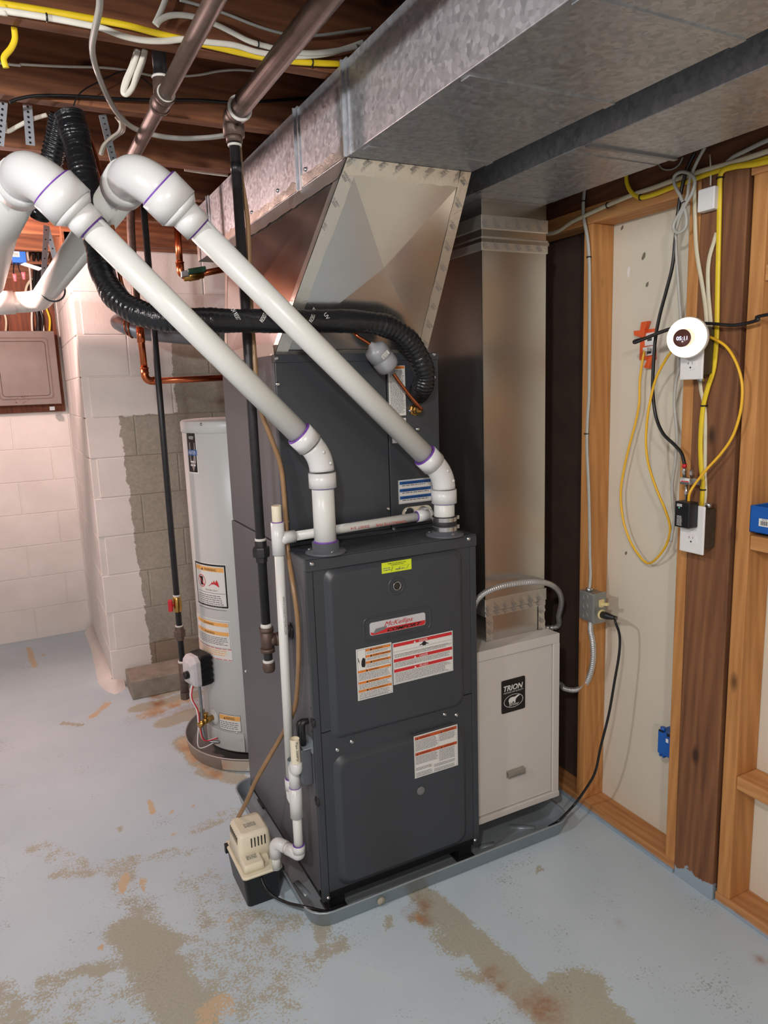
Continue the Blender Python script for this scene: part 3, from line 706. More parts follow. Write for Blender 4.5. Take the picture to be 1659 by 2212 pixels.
for v, t0 in ((.06, 'INSTALLATION NOTICE'), (.37, "AVIS A L'INSTALLATEUR"), (.68, 'AVISO DE INSTALACION')):
    D.rect('header_band', m_blueink, .004, v*h, w-.004, (v+.13)*h); D.text('header_lettering', m_inkblack, t0, .12*w, (v+.115)*h, .74*w, .085*h)
    D.lines(.012, (v+.16)*h, w-.012, (v+.28)*h, .0062)
D.done()
pl = [V(x, CY-.001, z) for x, z in rrect(px(868, 1108, y=CY).x, px(931, 1100, y=CY).x, px(890, 1125, y=CY).z, px(890, 1094, y=CY).z, .02)]
dp = MB().prism(pl, (0, -.005, 0)).build('drain_port_plate', m_cream, coil)
for u in (884.5, 913):
    c = px(u, 1107.5-(u-884.5)*.09, y=CY-.006)
    MB().lathe([(.0165, .0), (.0165, -.002), (.0135, -.002), (.013, .004), (.0, .004)], c, (0, 1, 0), 20).build('drain_port', m_black if u > 900 else m_steel, dp)

# ================================================================== DUCTWORK
ZB = 2.05; SX0, SX1 = .131, .488
plen = thing('supply_plenum', 'tapered galvanized plenum between coil cabinet and overhead duct', 'duct', (FW/2, .4, CT))
B = [V(.012, .178, CT), V(.492, .178, CT), V(.492, .69, CT), V(.012, .69, CT)]
T_ = [V(SX0+.002, -.078, ZB), V(SX1-.002, -.078, ZB), V(SX1-.002, 1.0, ZB), V(SX0+.002, 1.0, ZB)]
def xpanel(a, b, c, d, nrm, lift):
    m = MB(); ctr = (a+b+c+d)/4+Vector(nrm)*lift; m.add([a, b, c, d, ctr], [(0, 1, 4), (1, 2, 4), (2, 3, 4), (3, 0, 4)]); return m
xpanel(B[0], B[1], T_[1], T_[0], (0, -.9, -.4), .018).build('front_panel', m_sheet, plen)
xpanel(B[3], B[0], T_[0], T_[3], (-1, 0, -.3), .010).build('left_panel', m_sheet, plen)
xpanel(B[1], B[2], T_[2], T_[1], (1, 0, 0), .006).build('right_panel', m_sheet, plen)
xpanel(B[2], B[3], T_[3], T_[2], (0, 1, 0), .006).build('rear_panel', m_sheet, plen)
def strip(a, b, dirn, w, nrm, name='foil_tape', parent=plen, wob=.0015, n=14, rise=0.0):
    """tape from a to b, width w along dirn, lifted along nrm, slightly wrinkled"""
    a, b, dirn, nrm = Vector(a), Vector(b), Vector(dirn).normalized(), Vector(nrm).normalized(); m = MB(); vs = []
    for i in range(n+1):
        p = a.lerp(b, i/n); k = random.uniform(-wob, wob)
        for j in range(3): vs.append(p+dirn*(w*j/2+(k if j == 2 else 0))+nrm*(.0012+rise*j/2+random.uniform(0, min(wob*.6, .0015))))
    m.add(vs, [(3*i+j, 3*i+j+1, 3*i+j+4, 3*i+j+3) for i in range(n) for j in range(2)], True); return m.build(name, m_foil, parent)
nf = V(0, -.9, -.45)
tl = strip(B[0], T_[0], (1, 0, 0), .034, nf, rise=.0026); tr = strip(B[1], T_[1], (-1, 0, 0), .034, nf, rise=.0026); tt = strip(T_[0], T_[1], B[0]-T_[0], .04, nf, wob=.003, rise=.0026)
strip(B[0], B[1], T_[0]-B[0], .012, nf)
sl = V(-1, 0, -.27)
strip(T_[0], T_[3], B[0]-T_[0], .05, sl, wob=.003, n=40, rise=.004); strip(T_[0], B[0], T_[3]-T_[0], .03, sl, rise=.002); strip(T_[3], B[3], (0, -1, 0), .03, sl); strip(B[0], B[3], (0, 0, 1), .035, sl, wob=.003, rise=.003)
def tape_print(parent, a, b, dirn, nrm, n, lift=.0016, slant=1.0):
    """repeating print on the tape: each mark drawn slanted"""
    a, b, dirn, nrm = Vector(a), Vector(b), Vector(dirn).normalized(), Vector(nrm).normalized(); run = (b-a).normalized(); D = Decal(None, parent, .0004)
    for i in range(n):
        o = a.lerp(b, (i+.5)/n)+dirn*.004
        e1 = (dirn*.75-run*.66*slant).normalized(); e2 = nrm.cross(e1).normalized()
        if e2.dot(run)*1 < 0: e2 = -e2
        D.mp = lambda u, v, h, o=o, e1=e1, e2=e2: o+e1*u-e2*v+nrm*(lift+h)
        if i % 2: D.text('tape_lettering', m_ink, 'NASHUA 367-17', 0, .004, .034, .006)
        else: D.text('tape_lettering', m_ink, 'UL 181B-FX', 0, .004, .026, .005)
        D.lines(.004, .006, .024, .014, .0034, .5)
    D.done()
tape_print(tl, B[0]+V(0, 0, .02), T_[0], (1, 0, 0), nf, 8, .0050); tape_print(tr, B[1], T_[1], (-1, 0, 0), nf, 9, .0050, -1); tape_print(tt, T_[0], T_[1], B[0]-T_[0], nf, 8, .0050)

sup = thing('supply_duct', 'large galvanized supply duct running overhead along the joists', 'duct', (.31, -.8, ZB))
MB().box(SX0, SX1, -4.0, 1.43, ZB, 2.255).build('duct_body', m_duct, sup, .0015)
def ycrossing(u, v, x): return px(u, v, x=x).y
for yk in (ycrossing(747, 230, SX0), ycrossing(642, 300, SX0), 1.2, -1.2):
    k = MB(); k.box(SX0-.004, SX0, yk-.02, yk+.0, ZB-.002, 2.257); k.box(SX0-.010, SX0, yk-.002, yk+.002, ZB-.002, 2.257); k.build('drive_cleat', m_duct, sup)
for yk in (px(1370, 30, z=ZB).y, px(1100, 185, z=ZB).y, -.16): MB().box(SX0+.01, SX1-.002, yk-.014, yk+.014, ZB-.003, ZB).build('slip_cleat', m_duct, sup)
strip(V(SX0, -.1, ZB+.002), V(SX0, 1.0, ZB+.002), (0, 0, 1), .026, (-1, 0, 0), 'foil_tape', sup, .006, 40)
strip(V(SX0, -.075, ZB), V(SX0, -.075, ZB+.05), (0, 1, 0), .03, (-1, 0, 0), 'foil_tape', sup, .006, 6)
strip(V(SX0-.001, 1.42, ZB), V(SX0-.001, 1.42, 2.2), (0, -1, 0), .04, (-1, 0, 0), 'foil_tape', sup, .004, 8)
for u, v in ((544, 459), (600, 412), (660, 366)): inst(screw_mesh(), 'screw', sup, px(u, v, x=SX0-.001), RX)

RZ, RX0, RX1 = 2.04, .592, .882
ret = thing('return_duct', 'galvanized return duct overhead beside the stud wall', 'duct', (.74, -.8, RZ))
MB().box(RX0, RX1, -4.0, .72, RZ, 2.25).build('duct_body', m_duct, ret, .0015)
yk = px(1268, 285, x=RX0).y; k = MB(); k.box(RX0-.006, RX0, yk-.012, yk+.012, RZ-.002, 2.25); k.build('drive_cleat', m_duct, ret)
MB().box(RX0, RX1-.002, yk-.006, yk+.006, RZ-.006, RZ).build('slip_cleat', m_strap, ret)
for yy in (-.32, .05): MB().box(RX0+.005, RX1-.005, yy-.012, yy+.012, RZ-.002, RZ).build('slip_cleat', m_duct, ret)

drop = thing('return_drop', 'vertical galvanized return duct dropping to the filter cabinet', 'duct', (.76, .38, .68))
DX0, DX1, DY = .643, .884, .10
TZ = .68
MB().box(DX0, DX1, DY, .66, TZ, RZ).build('duct_body', m_sheet2, drop, .0012)
MB().box(DX0-.0015, DX0+.004, DY-.002, DY+.003, TZ, RZ-.12).build('corner_seam', m_steel, drop)
for z0, z1, pr in ((RZ-.145, RZ-.105, .004), (RZ-.085, RZ-.045, .004)):
    m = MB(); m.box(DX0-pr, DX1+pr, DY-pr, .66+pr, z0, z1); cl = m.build('tape_collar', m_foil, drop, .002)
    tape_print(cl, V(DX0, DY-pr, z0+.004), V(DX1, DY-pr, z0+.004), (0, 0, 1), (0, -1, 0), 6)
m = MB(); m.box(DX0-.006, DX1+.006, DY-.006, .666, RZ-.122, RZ-.112); m.build('slip_cleat', m_steel, drop)
zf = px(1118, 1300, y=DY).z
for z0, z1, pr in ((zf-.012, zf+.03, .005), (zf-.03, zf-.014, .003)):
    cl = MB().box(DX0-pr, DX1+pr, DY-pr, .5, z0, z1).build('tape_collar', m_foil, drop, .002)
    tape_print(cl, V(DX0, DY-pr, z0+.002), V(DX1, DY-pr, z0+.002), (0, 0, 1), (0, -1, 0), 7)
for xx in (DX0, DX1-.028):
    s_ = strip(V(xx, DY-.001, TZ), V(xx, DY-.001, zf-.01), (1, 0, 0), .028, (0, -1, 0), 'foil_tape', drop, .003); tape_print(s_, V(xx, DY-.001, TZ), V(xx, DY-.001, zf-.02), (1, 0, 0), (0, -1, 0), 3, .0034)
inst(screw_mesh(), 'screw', drop, px(1169, 1362, y=DY-.002))

# ================================================================== FILTER CABINET
TX0, TX1, TY, TB, TT = .546, .896, .04, .095, .682
tri = thing('filter_cabinet', 'light grey media air filter cabinet between furnace and stud wall', 'filter cabinet', ((TX0+TX1)/2, .35, TB))
MB().box(TX0, TX1, TY+.012, .69, TB, TT).build('cabinet', m_trion, tri, .002)
MB().box(TX0, TX1, TY-.004, TY+.014, TT-.032, TT+.001).build('top_rail', m_trion, tri, .002)
MB().box(TX0, TX1+.001, TY-.008, TY+.014, TB-.001, TB+.02).build('bottom_rail', m_trion, tri, .002)
MB().box(TX1-.026, TX1+.001, TY-.004, TY+.014, TB+.02, TT-.032).build('side_rail', m_trion, tri, .002)
door = MB().box(TX0+.002, TX1-.028, TY+.001, TY+.012, TB+.022, TT-.034).build('door', m_trion, tri, .0015)
c = px(1117, 1671, y=TY-.012)
hm = MB(); prof = [(0, .012), (-.012, .010), (-.015, 0), (-.012, -.010), (-.010, -.009), (-.0125, 0), (-.010, .008), (0, .0095)]
hm.prism([(c.x-.034, TY+.0+dy, c.z+dz) for dy, dz in prof], (.068, 0, 0)); hm.box(c.x-.034, c.x+.034, TY-.002, TY+.001, c.z-.012, c.z+.012); hd = hm.build('handle', plain('nickel_handle', srgb(170, 168, 160), .35, .6), door)
for dx in (-.006, .008): MB().lathe([(.003, 0), (.003, -.001), (0, -.001)], (c.x+dx, TY-.0135, c.z), (0, 1, 0), 8).build('rivet', m_black, hd)
x0, x1, z0, z1 = rect_px([(1083, 1472), (1134, 1459), (1134, 1529), (1083.5, 1543)], TY)
lb = MB().prism([(x, TY+.0005, z) for x, z in rrect(x0, x1, z0, z1, .005)], (0, -.0014, 0)).build('logo_label', m_inkblack, door)
w, h = x1-x0, z1-z0; D = Decal(on_y(x0, z1, TY-.001), lb, .0004)
D.text('brand_lettering', m_bearwhite, 'TRION', .08*w, .34*h, .82*w, .17*h, 1, .22, .025)
D.text('tagline_lettering', m_bearwhite, 'INDOOR AIR QUALITY', .08*w, .415*h, .84*w, .05*h)
el = [(.5*w+.41*w*math.cos(a), .67*h+.2*h*math.sin(a)) for a in [i*math.pi/20 for i in range(40)]]; e2 = [(.5*w+.39*w*math.cos(a), .67*h+.188*h*math.sin(a)) for a in [i*math.pi/20 for i in range(40)]]
for i in range(40): j = (i+1) % 40; D.poly('oval_outline', m_bearwhite, [el[i], el[j], e2[j], e2[i]])
D.poly('bear_body', m_bearwhite, [(.285*w, .66*h), (.30*w, .60*h), (.36*w, .56*h), (.45*w, .55*h), (.55*w, .56*h), (.66*w, .53*h), (.74*w, .525*h), (.77*w, .545*h), (.69*w, .575*h), (.61*w, .62*h), (.58*w, .68*h), (.575*w, .745*h), (.52*w, .745*h), (.51*w, .69*h), (.47*w, .69*h), (.44*w, .745*h), (.40*w, .745*h), (.395*w, .70*h), (.37*w, .70*h), (.375*w, .755*h), (.32*w, .755*h), (.315*w, .70*h)])
D.text('product_lettering', m_bearwhite, 'airbear', .31*w, .815*h, .42*w, .085*h, 2, .2); D.done()

# ================================================================== DRAIN PAN
pan = thing('drain_pan', 'galvanized drain pan with rounded corners under furnace and filter cabinet', 'pan', (.42, .36, 0))
PX0, PX1, PY0, PY1 = -.046, .888, -.036, .762
def ploop(e, z, r): return [V(x, y, z) for x, y in rrect(PX0-e, PX1+e, PY0-e, PY1+e, r)]
pm = MB(); pm.loft([ploop(-.014, .001, .045), ploop(-.004, .006, .055), ploop(.006, .05, .065), ploop(.010, .052, .068), ploop(.010, .055, .068), ploop(.005, .0555, .066), ploop(.002, .051, .064), ploop(-.008, .009, .052), ploop(-.016, .005, .042)], True, True); pm.build('pan', m_galvpan, pan)
for (a, b) in ((px(1100, 1785, z=.007), px(1155, 1788, z=.007)), (px(1035, 1830, z=.007), px(1068, 1822, z=.007)), (px(640, 1905, z=.007), px(665, 1935, z=.007))):
    a, b = Vector(a), Vector(b); MB().tube([a, b], .011, 8, True, (.35, 1), (0, 0, 1)).build('rib', m_galvpan, pan)
c = px(824, 1947, y=PY0-.004); MB().lathe([(.0125, .006), (.0125, -.001), (.0, -.002)], c, (0, 1, .1), 18).build('knockout_plug', plain('tan_plug', srgb(160, 156, 140), .6), pan)

# ================================================================== PVC VENTS
def vent(P, name, label, elbow_px, d_end, red, corner, back, ring_extra, rubber):
    t = thing(name, label, 'vent pipe', (P.x, P.y, FT+.009)); R = .0302
    zE = px(*elbow_px, y=P.y).z; E = V(P.x, P.y, zE); dd = (px(*d_end, y=P.y)-E).normalized()
    z0 = FT+.012; a = zE-.062
    MB().tube([V(P.x, P.y, z0), V(P.x, P.y, a)], R, 24).build('riser', m_pvc, t)
    el = MB(); el.tube(arc3(V(P.x, P.y, zE-.06), E, E+dd*.06, .10, 10), .0335, 24)
    el.tube([V(P.x, P.y, zE-.085), V(P.x, P.y, zE-.045)], .0372, 24); el.tube([E+dd*.045, E+dd*.085], .0372, 24); e_o = el.build('elbow', m_pvcfit, t)
    for q in (.018, -.012): MB().lathe([(.004, 0), (.004, -.003), (0, -.0035)], E+V(.004-q*.6, -.034, q-.005), (0, 1, 0), 10).build('molding_nub', m_pvcfit, e_o)
    MB().ring(E+dd*.086, dd, .0335, .0032, 28, 6).build('primer_ring', m_purple, t)
    MB().ring(V(P.x, P.y, zE-.086), (0, 0, 1), .0308, .0018, 28, 6).build('primer_ring', m_purple, t)
    S = [px(*q, y=P.y) for q in red]           # hub start, cone start, cone end, coupling end
    S = [E+dd*((s-E).dot(dd)) for s in S]
    MB().tube([E+dd*.05, S[0]+dd*.02], R, 24).build('diagonal_pipe', m_pvc, t)
    rd = MB(); rd.tube([S[0], S[1]], .0372, 28); rd.tube([S[1], S[2]], [.0385, .0535], 28); rd.tube([S[2], S[3]], .0548, 28); rd.build('reducer', m_pvcfit, t)
    MB().ring(S[0]-dd*.001, dd, .0312, .0022, 28, 6).build('primer_ring', m_purple, t)
    C = E+dd*((px(*corner, y=P.y)-E).dot(dd)); bk = [Vector(b) for b in back]; bd = (bk[0]-C).normalized()
    k = MB(); k.tube([S[3]-dd*.01]+arc3(S[3], C, C+bd*.2, .085, 12)+[C+bd*.105], .0475, 28); k.tube([C+bd*.10, C+bd*.16], .0525, 28); k.build('elbow', m_pvcfit, t)
    MB().ring(S[3]+dd*.001, dd, .0495, .003, 28, 6).build('primer_ring', m_purple, t)
    MB().tube([C+bd*.13]+fillet([C+bd*.14]+bk, .09)[1:], .0445, 28).build('return_run', m_pvc, t)
    for c_, ax, r_ in ring_extra: MB().ring(c_, ax, r_, .0035, 28, 6).build('pipe_band', m_trap, t)
    if rubber:
        MB().lathe([(.031, .012), (.036, .012), (.036, .058), (.031, .058)], (P.x, P.y, FT), (0, 0, 1), 28).build('rubber_coupling', m_rubber, t)
        for z in (.016, .044):
            b = MB(); b.lathe([(.0372, z), (.0372, z+.012)], (P.x, P.y, FT), (0, 0, 1), 28, True, False, False); b.box(P.x+.036, P.x+.048, P.y-.006, P.y+.004, FT+z, FT+z+.011); b.build('hose_clamp', m_steel, t)
    else: MB().ring(V(P.x, P.y, FT+.031), (0, 0, 1), .031, .0028, 28, 6).build('primer_ring', m_purple, t)
    return t, C, bd
b1 = [px(0, 500, z=1.965), V(-.655, 1.62, 1.95), V(-1.6, 1.62, 1.955)]
v1, C1, bd1 = vent(P1, 'plastic_vent_pipe', 'left white plastic vent pipe rising diagonally from the furnace top', (690, 985), (185, 478), ((200, 487), (170, 463), (157, 450), (112, 408)), (58, 360), b1, [], False)
pB = px(85, 652, z=1.93); pL = px(-60, 656, y=pB.y); pL = pB+(pL-pB).normalized()*1.1
v2, C2, bd2 = vent(P2, 'plastic_vent_pipe', 'right white plastic vent pipe with rubber coupling and steel clamps', (949, 1025), (415, 480), ((429, 493), (398, 463), (385, 452), (342, 410)), (292, 368), [pB, pL], [(px(114, 626, z=1.937), bd1 if False else (0, 1, 0), .0455)], True)
eb = MB(); d_ = Vector((pL-pB)).normalized(); eb.tube([pB+d_*.1, pB+d_*.2], .0505, 24); eb.build('coupling', m_pvcfit, v2)
MB().ring(pB+d_*.205, d_, .0475, .004, 28, 6).build('primer_ring', m_purple, v2)

# ================================================================== CONDENSATE DRAIN AND PUMP
r34 = .0134
drn = thing('condensate_drain_pipe', 'thin white plastic drain pipe along the furnace side', 'drain pipe', (-.034, .11, .2))
xa, ya = -.032, .112; zt = px(603, 1163, y=ya).z
MB().tube([V(xa, ya, zt-.01), V(xa, ya, px(598, 1092, y=ya).z)], r34, 16, False).build('vent_stub', m_cream, drn)
MB().tube([V(xa, ya, zt), V(xa, ya, px(598, 1092, y=ya).z-.001)], .0105, 16).build('stub_bore', plain('bore_tan', srgb(190, 160, 120), .6), drn)
t = MB(); t.tube([V(xa, ya, zt-.045), V(xa, ya, zt+.045)], .0182, 18); t.tube([V(xa, ya, zt-.006), V(xa+.02, ya, zt), V(xa+.048, ya, zt+.001)], .0175, 18); t.build('tee', m_pvcfit, drn)
xe = px(919, 1113, y=ya).x; ze = px(919, 1113, y=ya).z
arm = MB().tube([V(xa+.04, ya, zt), V(xe, ya, ze)], r34, 16).build('cross_arm', m_pvc, drn)
e = MB(); e.tube([V(xe-.03, ya, ze), V(xe+.008, ya, ze)], .0178, 16); e.tube(fillet([V(xe-.01, ya, ze), V(xe+.016, ya, ze), V(xe+.016, CY-.008, ze+.004)], .016), .0172, 16); e.build('elbow', m_pvcfit, drn)
MB().ring(V(xe-.031, ya, ze), (1, 0, 0), .0145, .0016, 20, 6).build('primer_ring', m_purple, drn)
MB().ring(V(xa, ya, zt+.046), (0, 0, 1), .0145, .0014, 20, 6).build('primer_ring', m_purple, drn)
zw = px(622, 1690, y=.115).z
MB().tube([V(xa, ya, zt-.04), V(xa-.006, ya, zw)], r34, 16).build('long_riser', m_pvc, drn)
D = Decal(lambda u, v, h: V(xa-.003-(v-.004)*.9, ya-r34-.0003-h, .95-u), drn, .0003); D.text('pipe_lettering', m_ink, 'WWW.CHARLOTTEPIPE.COM', 0, .004, .11, .007); D.done()
D = Decal(lambda u, v, h: V(.36-u, ya-r34-.0003-h, zt+.004+v*.9), drn, .0003); D.text('pipe_lettering', m_red, 'CHARLOTTE PIPE', 0, .004, .10, .008); D.text('pipe_lettering', m_red, '2000? 3/4'.replace('?', '7'), .12, .004, .06, .008); D.done()
sx, sy = -.042, .066
zs = [px(641, 1705, x=sx).z, px(642, 1765, x=sx).z, px(645, 1842, x=sx).z]
k = MB(); k.tube([V(xa-.006, ya, zw+.012), V(xa-.006, ya, zw-.022)], .018, 16); k.tube([V(xa-.006, ya, zw-.018), V(xa-.007, ya-.008, zw-.04), V(sx, sy+.006, zs[1]+.045)], .0172, 16); k.build('bend', m_pvcfit, drn)
MB().ring(V(xa-.006, ya, zw+.013), (0, 0, 1), .0148, .0016, 20, 6).build('primer_ring', m_purple, drn)
k = MB(); k.tube([V(sx, sy, zs[1]), V(sx, sy, zs[0])], .0185, 18); k.build('tee', m_pvcfit, drn)
MB().ring(V(sx, sy, zs[0]+.001), (0, 0, 1), .0155, .0016, 20, 6).build('primer_ring', m_purple, drn)
MB().tube([V(sx, sy, zs[1]+.01), V(sx, sy, zs[2])], r34, 16).build('lower_riser', m_pvc, drn)
ix, iy = -.089, .142; zz = zs[2]-.004
k = MB(); k.tube([V(sx, sy, zs[2]+.028), V(sx, sy, zs[2]+.005)], .018, 16); k.tube(fillet([V(sx, sy, zs[2]+.01), V(sx, sy, zz), V(sx-.022, sy+.036, zz+.006)], .02), .0176, 16); k.build('elbow', m_pvcfit, drn)
MB().ring(V(sx, sy, zs[2]+.029), (0, 0, 1), .0155, .0018, 20, 6).build('primer_ring', m_purple, drn)
MB().tube([V(sx-.015, sy+.024, zz+.004), V(ix+.012, iy-.018, zz+.01)], r34, 16).build('cross_link', m_pvc, drn)
k = MB(); k.tube(fillet([V(ix+.022, iy-.034, zz+.008), V(ix, iy, zz+.014), V(ix, iy, zz-.035)], .02), .0178, 16); k.build('elbow', m_pvcfit, drn)
MB().ring(V(ix+.020, iy-.031, zz+.008), (.55, -.83, 0), .0150, .0015, 20, 6).build('primer_ring', m_purple, drn)
MB().tube([V(ix, iy, zz-.02), V(ix, iy, .109)], r34, 16).build('pump_inlet', m_pvc, drn)
# trap riser with short open pipe
k = MB(); zq = px(655, 1672, x=sx).z; k.tube([V(sx, sy, zs[0]-.005), V(sx, sy, px(634, 1650, x=sx).z)], .0165, 16); k.build('trap_riser', m_pvcfit, drn)
oy = sy-.026; k = MB(); k.tube(fillet([V(sx, sy, zq-.004), V(sx-.002, oy, zq-.02), V(sx-.002, oy, zq+.012)], .014), .0172, 16); k.build('elbow', m_pvcfit, drn)
zo = px(652, 1612, x=sx).z
ob = MB().tube([V(sx-.002, oy, zq), V(sx-.002, oy, zo)], r34, 18, False).build('open_stub', m_cream, drn)
MB().tube([V(sx-.002, oy, zq), V(sx-.002, oy, zo-.012)], .011, 16).build('stub_bore', m_cream, drn)
D = Decal(lambda u, v, h: V(sx-.002-(v-.004), oy-r34-.0003-h, zo-.006-u), drn, .0003); D.text('pipe_lettering', m_inkblack, 'Pipe 200PSI', 0, .0085, .055, .008); D.done()
k = MB(); pz = px(634, 1640, x=sx).z; k.lathe([(.0175, 0), (.0175, .016)], (sx, sy, pz-.016), (0, 0, 1), 20, True, False, False); k.build('pipe_clip', m_galvpan, drn)

pump = thing('condensate_pump', 'cream condensate pump with black tank on the floor beside the pan', 'pump', (-.13, .24, 0))
k = MB(); q = lambda x0, x1, y0, y1, z, r=.012: [V(x, y, z) for x, y in rrect(x0, x1, y0, y1, r, 4)]
k.loft([q(-.178, -.078, .158, .335, .001), q(-.188, -.071, .146, .348, .098), q(-.190, -.069, .144, .350, .098), q(-.190, -.069, .144, .350, .101)]); k.build('tank', m_black, pump)
k = MB(); k.loft([q(-.191, -.068, .143, .351, .101), q(-.191, -.068, .143, .351, .107), q(-.188, -.071, .146, .348, .109)]); k.build('lid', m_cream, pump)
k = MB(); k.loft([q(-.184, -.077, .203, .326, .108, .014), q(-.182, -.079, .205, .323, .150, .014), q(-.179, -.082, .208, .319, .190, .014), q(-.175, -.086, .212, .315, .199, .014), q(-.168, -.093, .219, .308, .203, .012)]); mh = k.build('motor_housing', m_cream, pump)
k = MB(); k.loft([q(-.182, -.118, .158, .225, .108, .008), q(-.180, -.120, .160, .225, .132, .008), q(-.176, -.124, .164, .225, .135, .008)]); k.box(-.125, -.098, .19, .225, .108, .125); sw = k.build('switch_cover', m_cream, pump)
for i in range(5): MB().box(-.144+.0105*i, -.1405+.0105*i, .2055, .2125, .153, .186).build('vent_slot', m_black, mh)
for i in range(7): MB().box(-.1815, -.176, .225+.012*i, .229+.012*i, .168, .190).build('vent_slot', plain('slot_shadow', srgb(90, 82, 66), .7), mh)
D = Decal(lambda u, v, h: V(-.170+u, .212-v, .1352+h), sw, .0003); D.lines(.006, 0, .04, .03, .0058, .6); D.done()
D = Decal(lambda u, v, h: V(-.15+u, .262-v, .2032+h), mh, .0003); D.lines(0, 0, .04, .02, .0055, .5); D.done()
MB().tube(spl([px(z7u, z7v, y=yy) for z7u, z7v, yy in ((562.5, 1890, .156), (572, 1915, .13), (590, 1935, .11), (620, 1950, .07), (655, 1958, .02), (700, 1968, -.005), (745, 1972, -.005))]), .0042, 10).build('power_cord', m_cord, pump)
MB().box(-.196, -.186, .32, .335, .085, .112).build('side_clip', m_black, pump)
MB().box(-.08, -.062, .15, .168, .088, .1).build('side_clip', m_black, pump)
tube_pts = [V(-.150, .315, .198)]+[px(*p[:2], x=p[2]) for p in ((536, 1725, -.13), (551, 1690, -.11), (580, 1638, -.07), (608, 1590, -.03), (633, 1540, -.018), (641, 1500, -.014), (645, 1420, -.014), (643, 1340, -.014), (634, 1270, -.014))]+[px(*p[:2], y=p[2]) for p in ((622, 1190, .125), (616, 1100, .14), (607, 1010, .15), (585, 945, .15), (566, 895, .15), (556, 840, .17), (550, 770, .19), (541, 640, .205), (535, 480, .215), (522, 390, .225), (517, 320, .235), (515, 268, .24))]
tag(MB().tube(spl(tube_pts), .0068, 10).build('vinyl_tube', m_vinyl), 'brown aged vinyl discharge tube from the pump up beside the gas pipe', 'tube')

# ================================================================== GAS PIPES
gx, gy = -.055, .2
gas = thing('gas_pipe', 'black iron gas pipe dropping beside the furnace with tee and capped drip leg', 'pipe', (gx, gy, .7))
zc, zt_, zu, zTop = px(581, 1440, y=gy).z, px(585, 1380, y=gy).z, px(566, 1190, y=gy).z, 2.185
MB().tube([V(gx, gy, zt_), V(gx, gy, zTop)], r34, 16).build('drop_pipe', m_iron, gas)
MB().tube([V(gx, gy, zc), V(gx, gy, zt_)], r34*.95, 16).build('drip_leg', m_iron, gas)
MB().lathe([(.0, -.014), (.016, -.014), (.0185, -.008), (.0185, .012), (.0165, .014)], (gx, gy, zc), (0, 0, 1), 12).build('pipe_cap', m_ironbrown, gas)
MB().lathe([(.0165, 0), (.0165, .006), (.014, .008)], (gx, gy, zc+.014), (0, 0, 1), 16).build('sealant_ring', m_thread, gas)
k = MB(); k.tube([V(gx, gy, zt_-.036), V(gx, gy, zt_+.036)], .019, 16); k.tube([V(gx, gy, zt_-.004), V(gx+.034, gy, zt_-.004)], .0178, 16)
for dz in (-.036, .036): k.lathe([(.021, -.006), (.021, .006)], (gx, gy, zt_+dz*.86), (0, 0, 1), 16)
k.lathe([(.02, -.006), (.02, .006)], (gx+.03, gy, zt_-.004), (1, 0, 0), 16); k.build('tee', m_ironbrown, gas)
MB().tube([V(gx+.02, gy, zt_-.004), V(.0, gy, zt_-.004)], .0125, 12).build('nipple', m_iron, gas)
MB().lathe([(.0165, 0), (.0165, .005), (.0145, .012)], (gx, gy, zt_+.037), (0, 0, 1), 16).build('sealant_ring', m_thread, gas)
k = MB(); k.lathe([(.0165, -.032), (.0175, -.018), (.024, -.016), (.025, -.012), (.025, .008), (.023, .012), (.0175, .013), (.017, .03)], (gx, gy, zu), (0, 0, 1), 8, False); k.build('union', m_iron, gas)
MB().lathe([(.0162, 0), (.0162, .007)], (gx, gy, zu+.03), (0, 0, 1), 16).build('sealant_ring', m_thread, gas)
k = MB(); k.tube(fillet([V(gx, gy, zTop-.03), V(gx, gy, 2.203), V(gx, gy-.06, 2.203)], .026), .027, 20); k.lathe([(.030, -.006), (.030, .012)], (gx, gy-.052, 2.203), (0, -1, 0), 20); k.lathe([(.021, -.01), (.021, .01)], (gx, gy, zTop-.034), (0, 0, 1), 16); k.build('elbow', m_ironbrown, gas)
MB().ring(V(gx, gy-.064, 2.203), (0, 1, 0), .027, .0045, 24, 8).build('sealant_ring', m_thread, gas)
MB().ring(V(gx, gy, zTop-.05), (0, 0, 1), .0150, .0035, 20, 8).build('sealant_ring', m_thread, gas)
MB().tube([V(gx, gy-.05, 2.203), V(gx, -1.9, 2.212)], .0238, 20).build('overhead_run', m_ironbrown, gas)
zz1, zz2 = px(513, 352, y=gy).z, px(513, 376, y=gy).z
MB().lathe([(.0142, zz2-zz1), (.0148, zz2-zz1), (.0148, 0), (.0142, 0)], (gx, gy, zz1), (0, 0, 1), 16).build('tape_band', m_black, gas)
MB().ring(px(530, 215, x=gx), (0, 1, 0), .0245, .0012, 20, 5).build('tie_wire', m_black, gas)
bx, bz = -.241, 2.2
ov = thing('overhead_iron_pipe', 'brown iron pipe running under the joists left of the gas pipe', 'pipe', (bx, .2, bz))
MB().tube([V(bx, -1.9, bz), V(bx, 1.2, bz)], .0178, 18).build('pipe', m_ironbrown, ov)
k = MB(); k.tube([V(bx, .105, bz), V(bx, .185, bz)], .0225, 18); k.lathe([(.0245, -.006), (.0245, .006)], (bx, .11, bz), (0, 1, 0), 18); k.lathe([(.0245, -.006), (.0245, .006)], (bx, .18, bz), (0, 1, 0), 18); k.tube([V(bx, .145, bz), V(bx, .145, bz+.045)], .02, 16); k.build('tee', m_ironbrown, ov)
MB().tube([V(bx, .145, bz+.04), V(bx, .145, 2.44)], .0165, 14).build('riser', m_iron, ov)
MB().ring(V(bx, .145, bz+.048), (0, 0, 1), .0175, .004, 18, 6).build('sealant_ring', m_thread, ov)
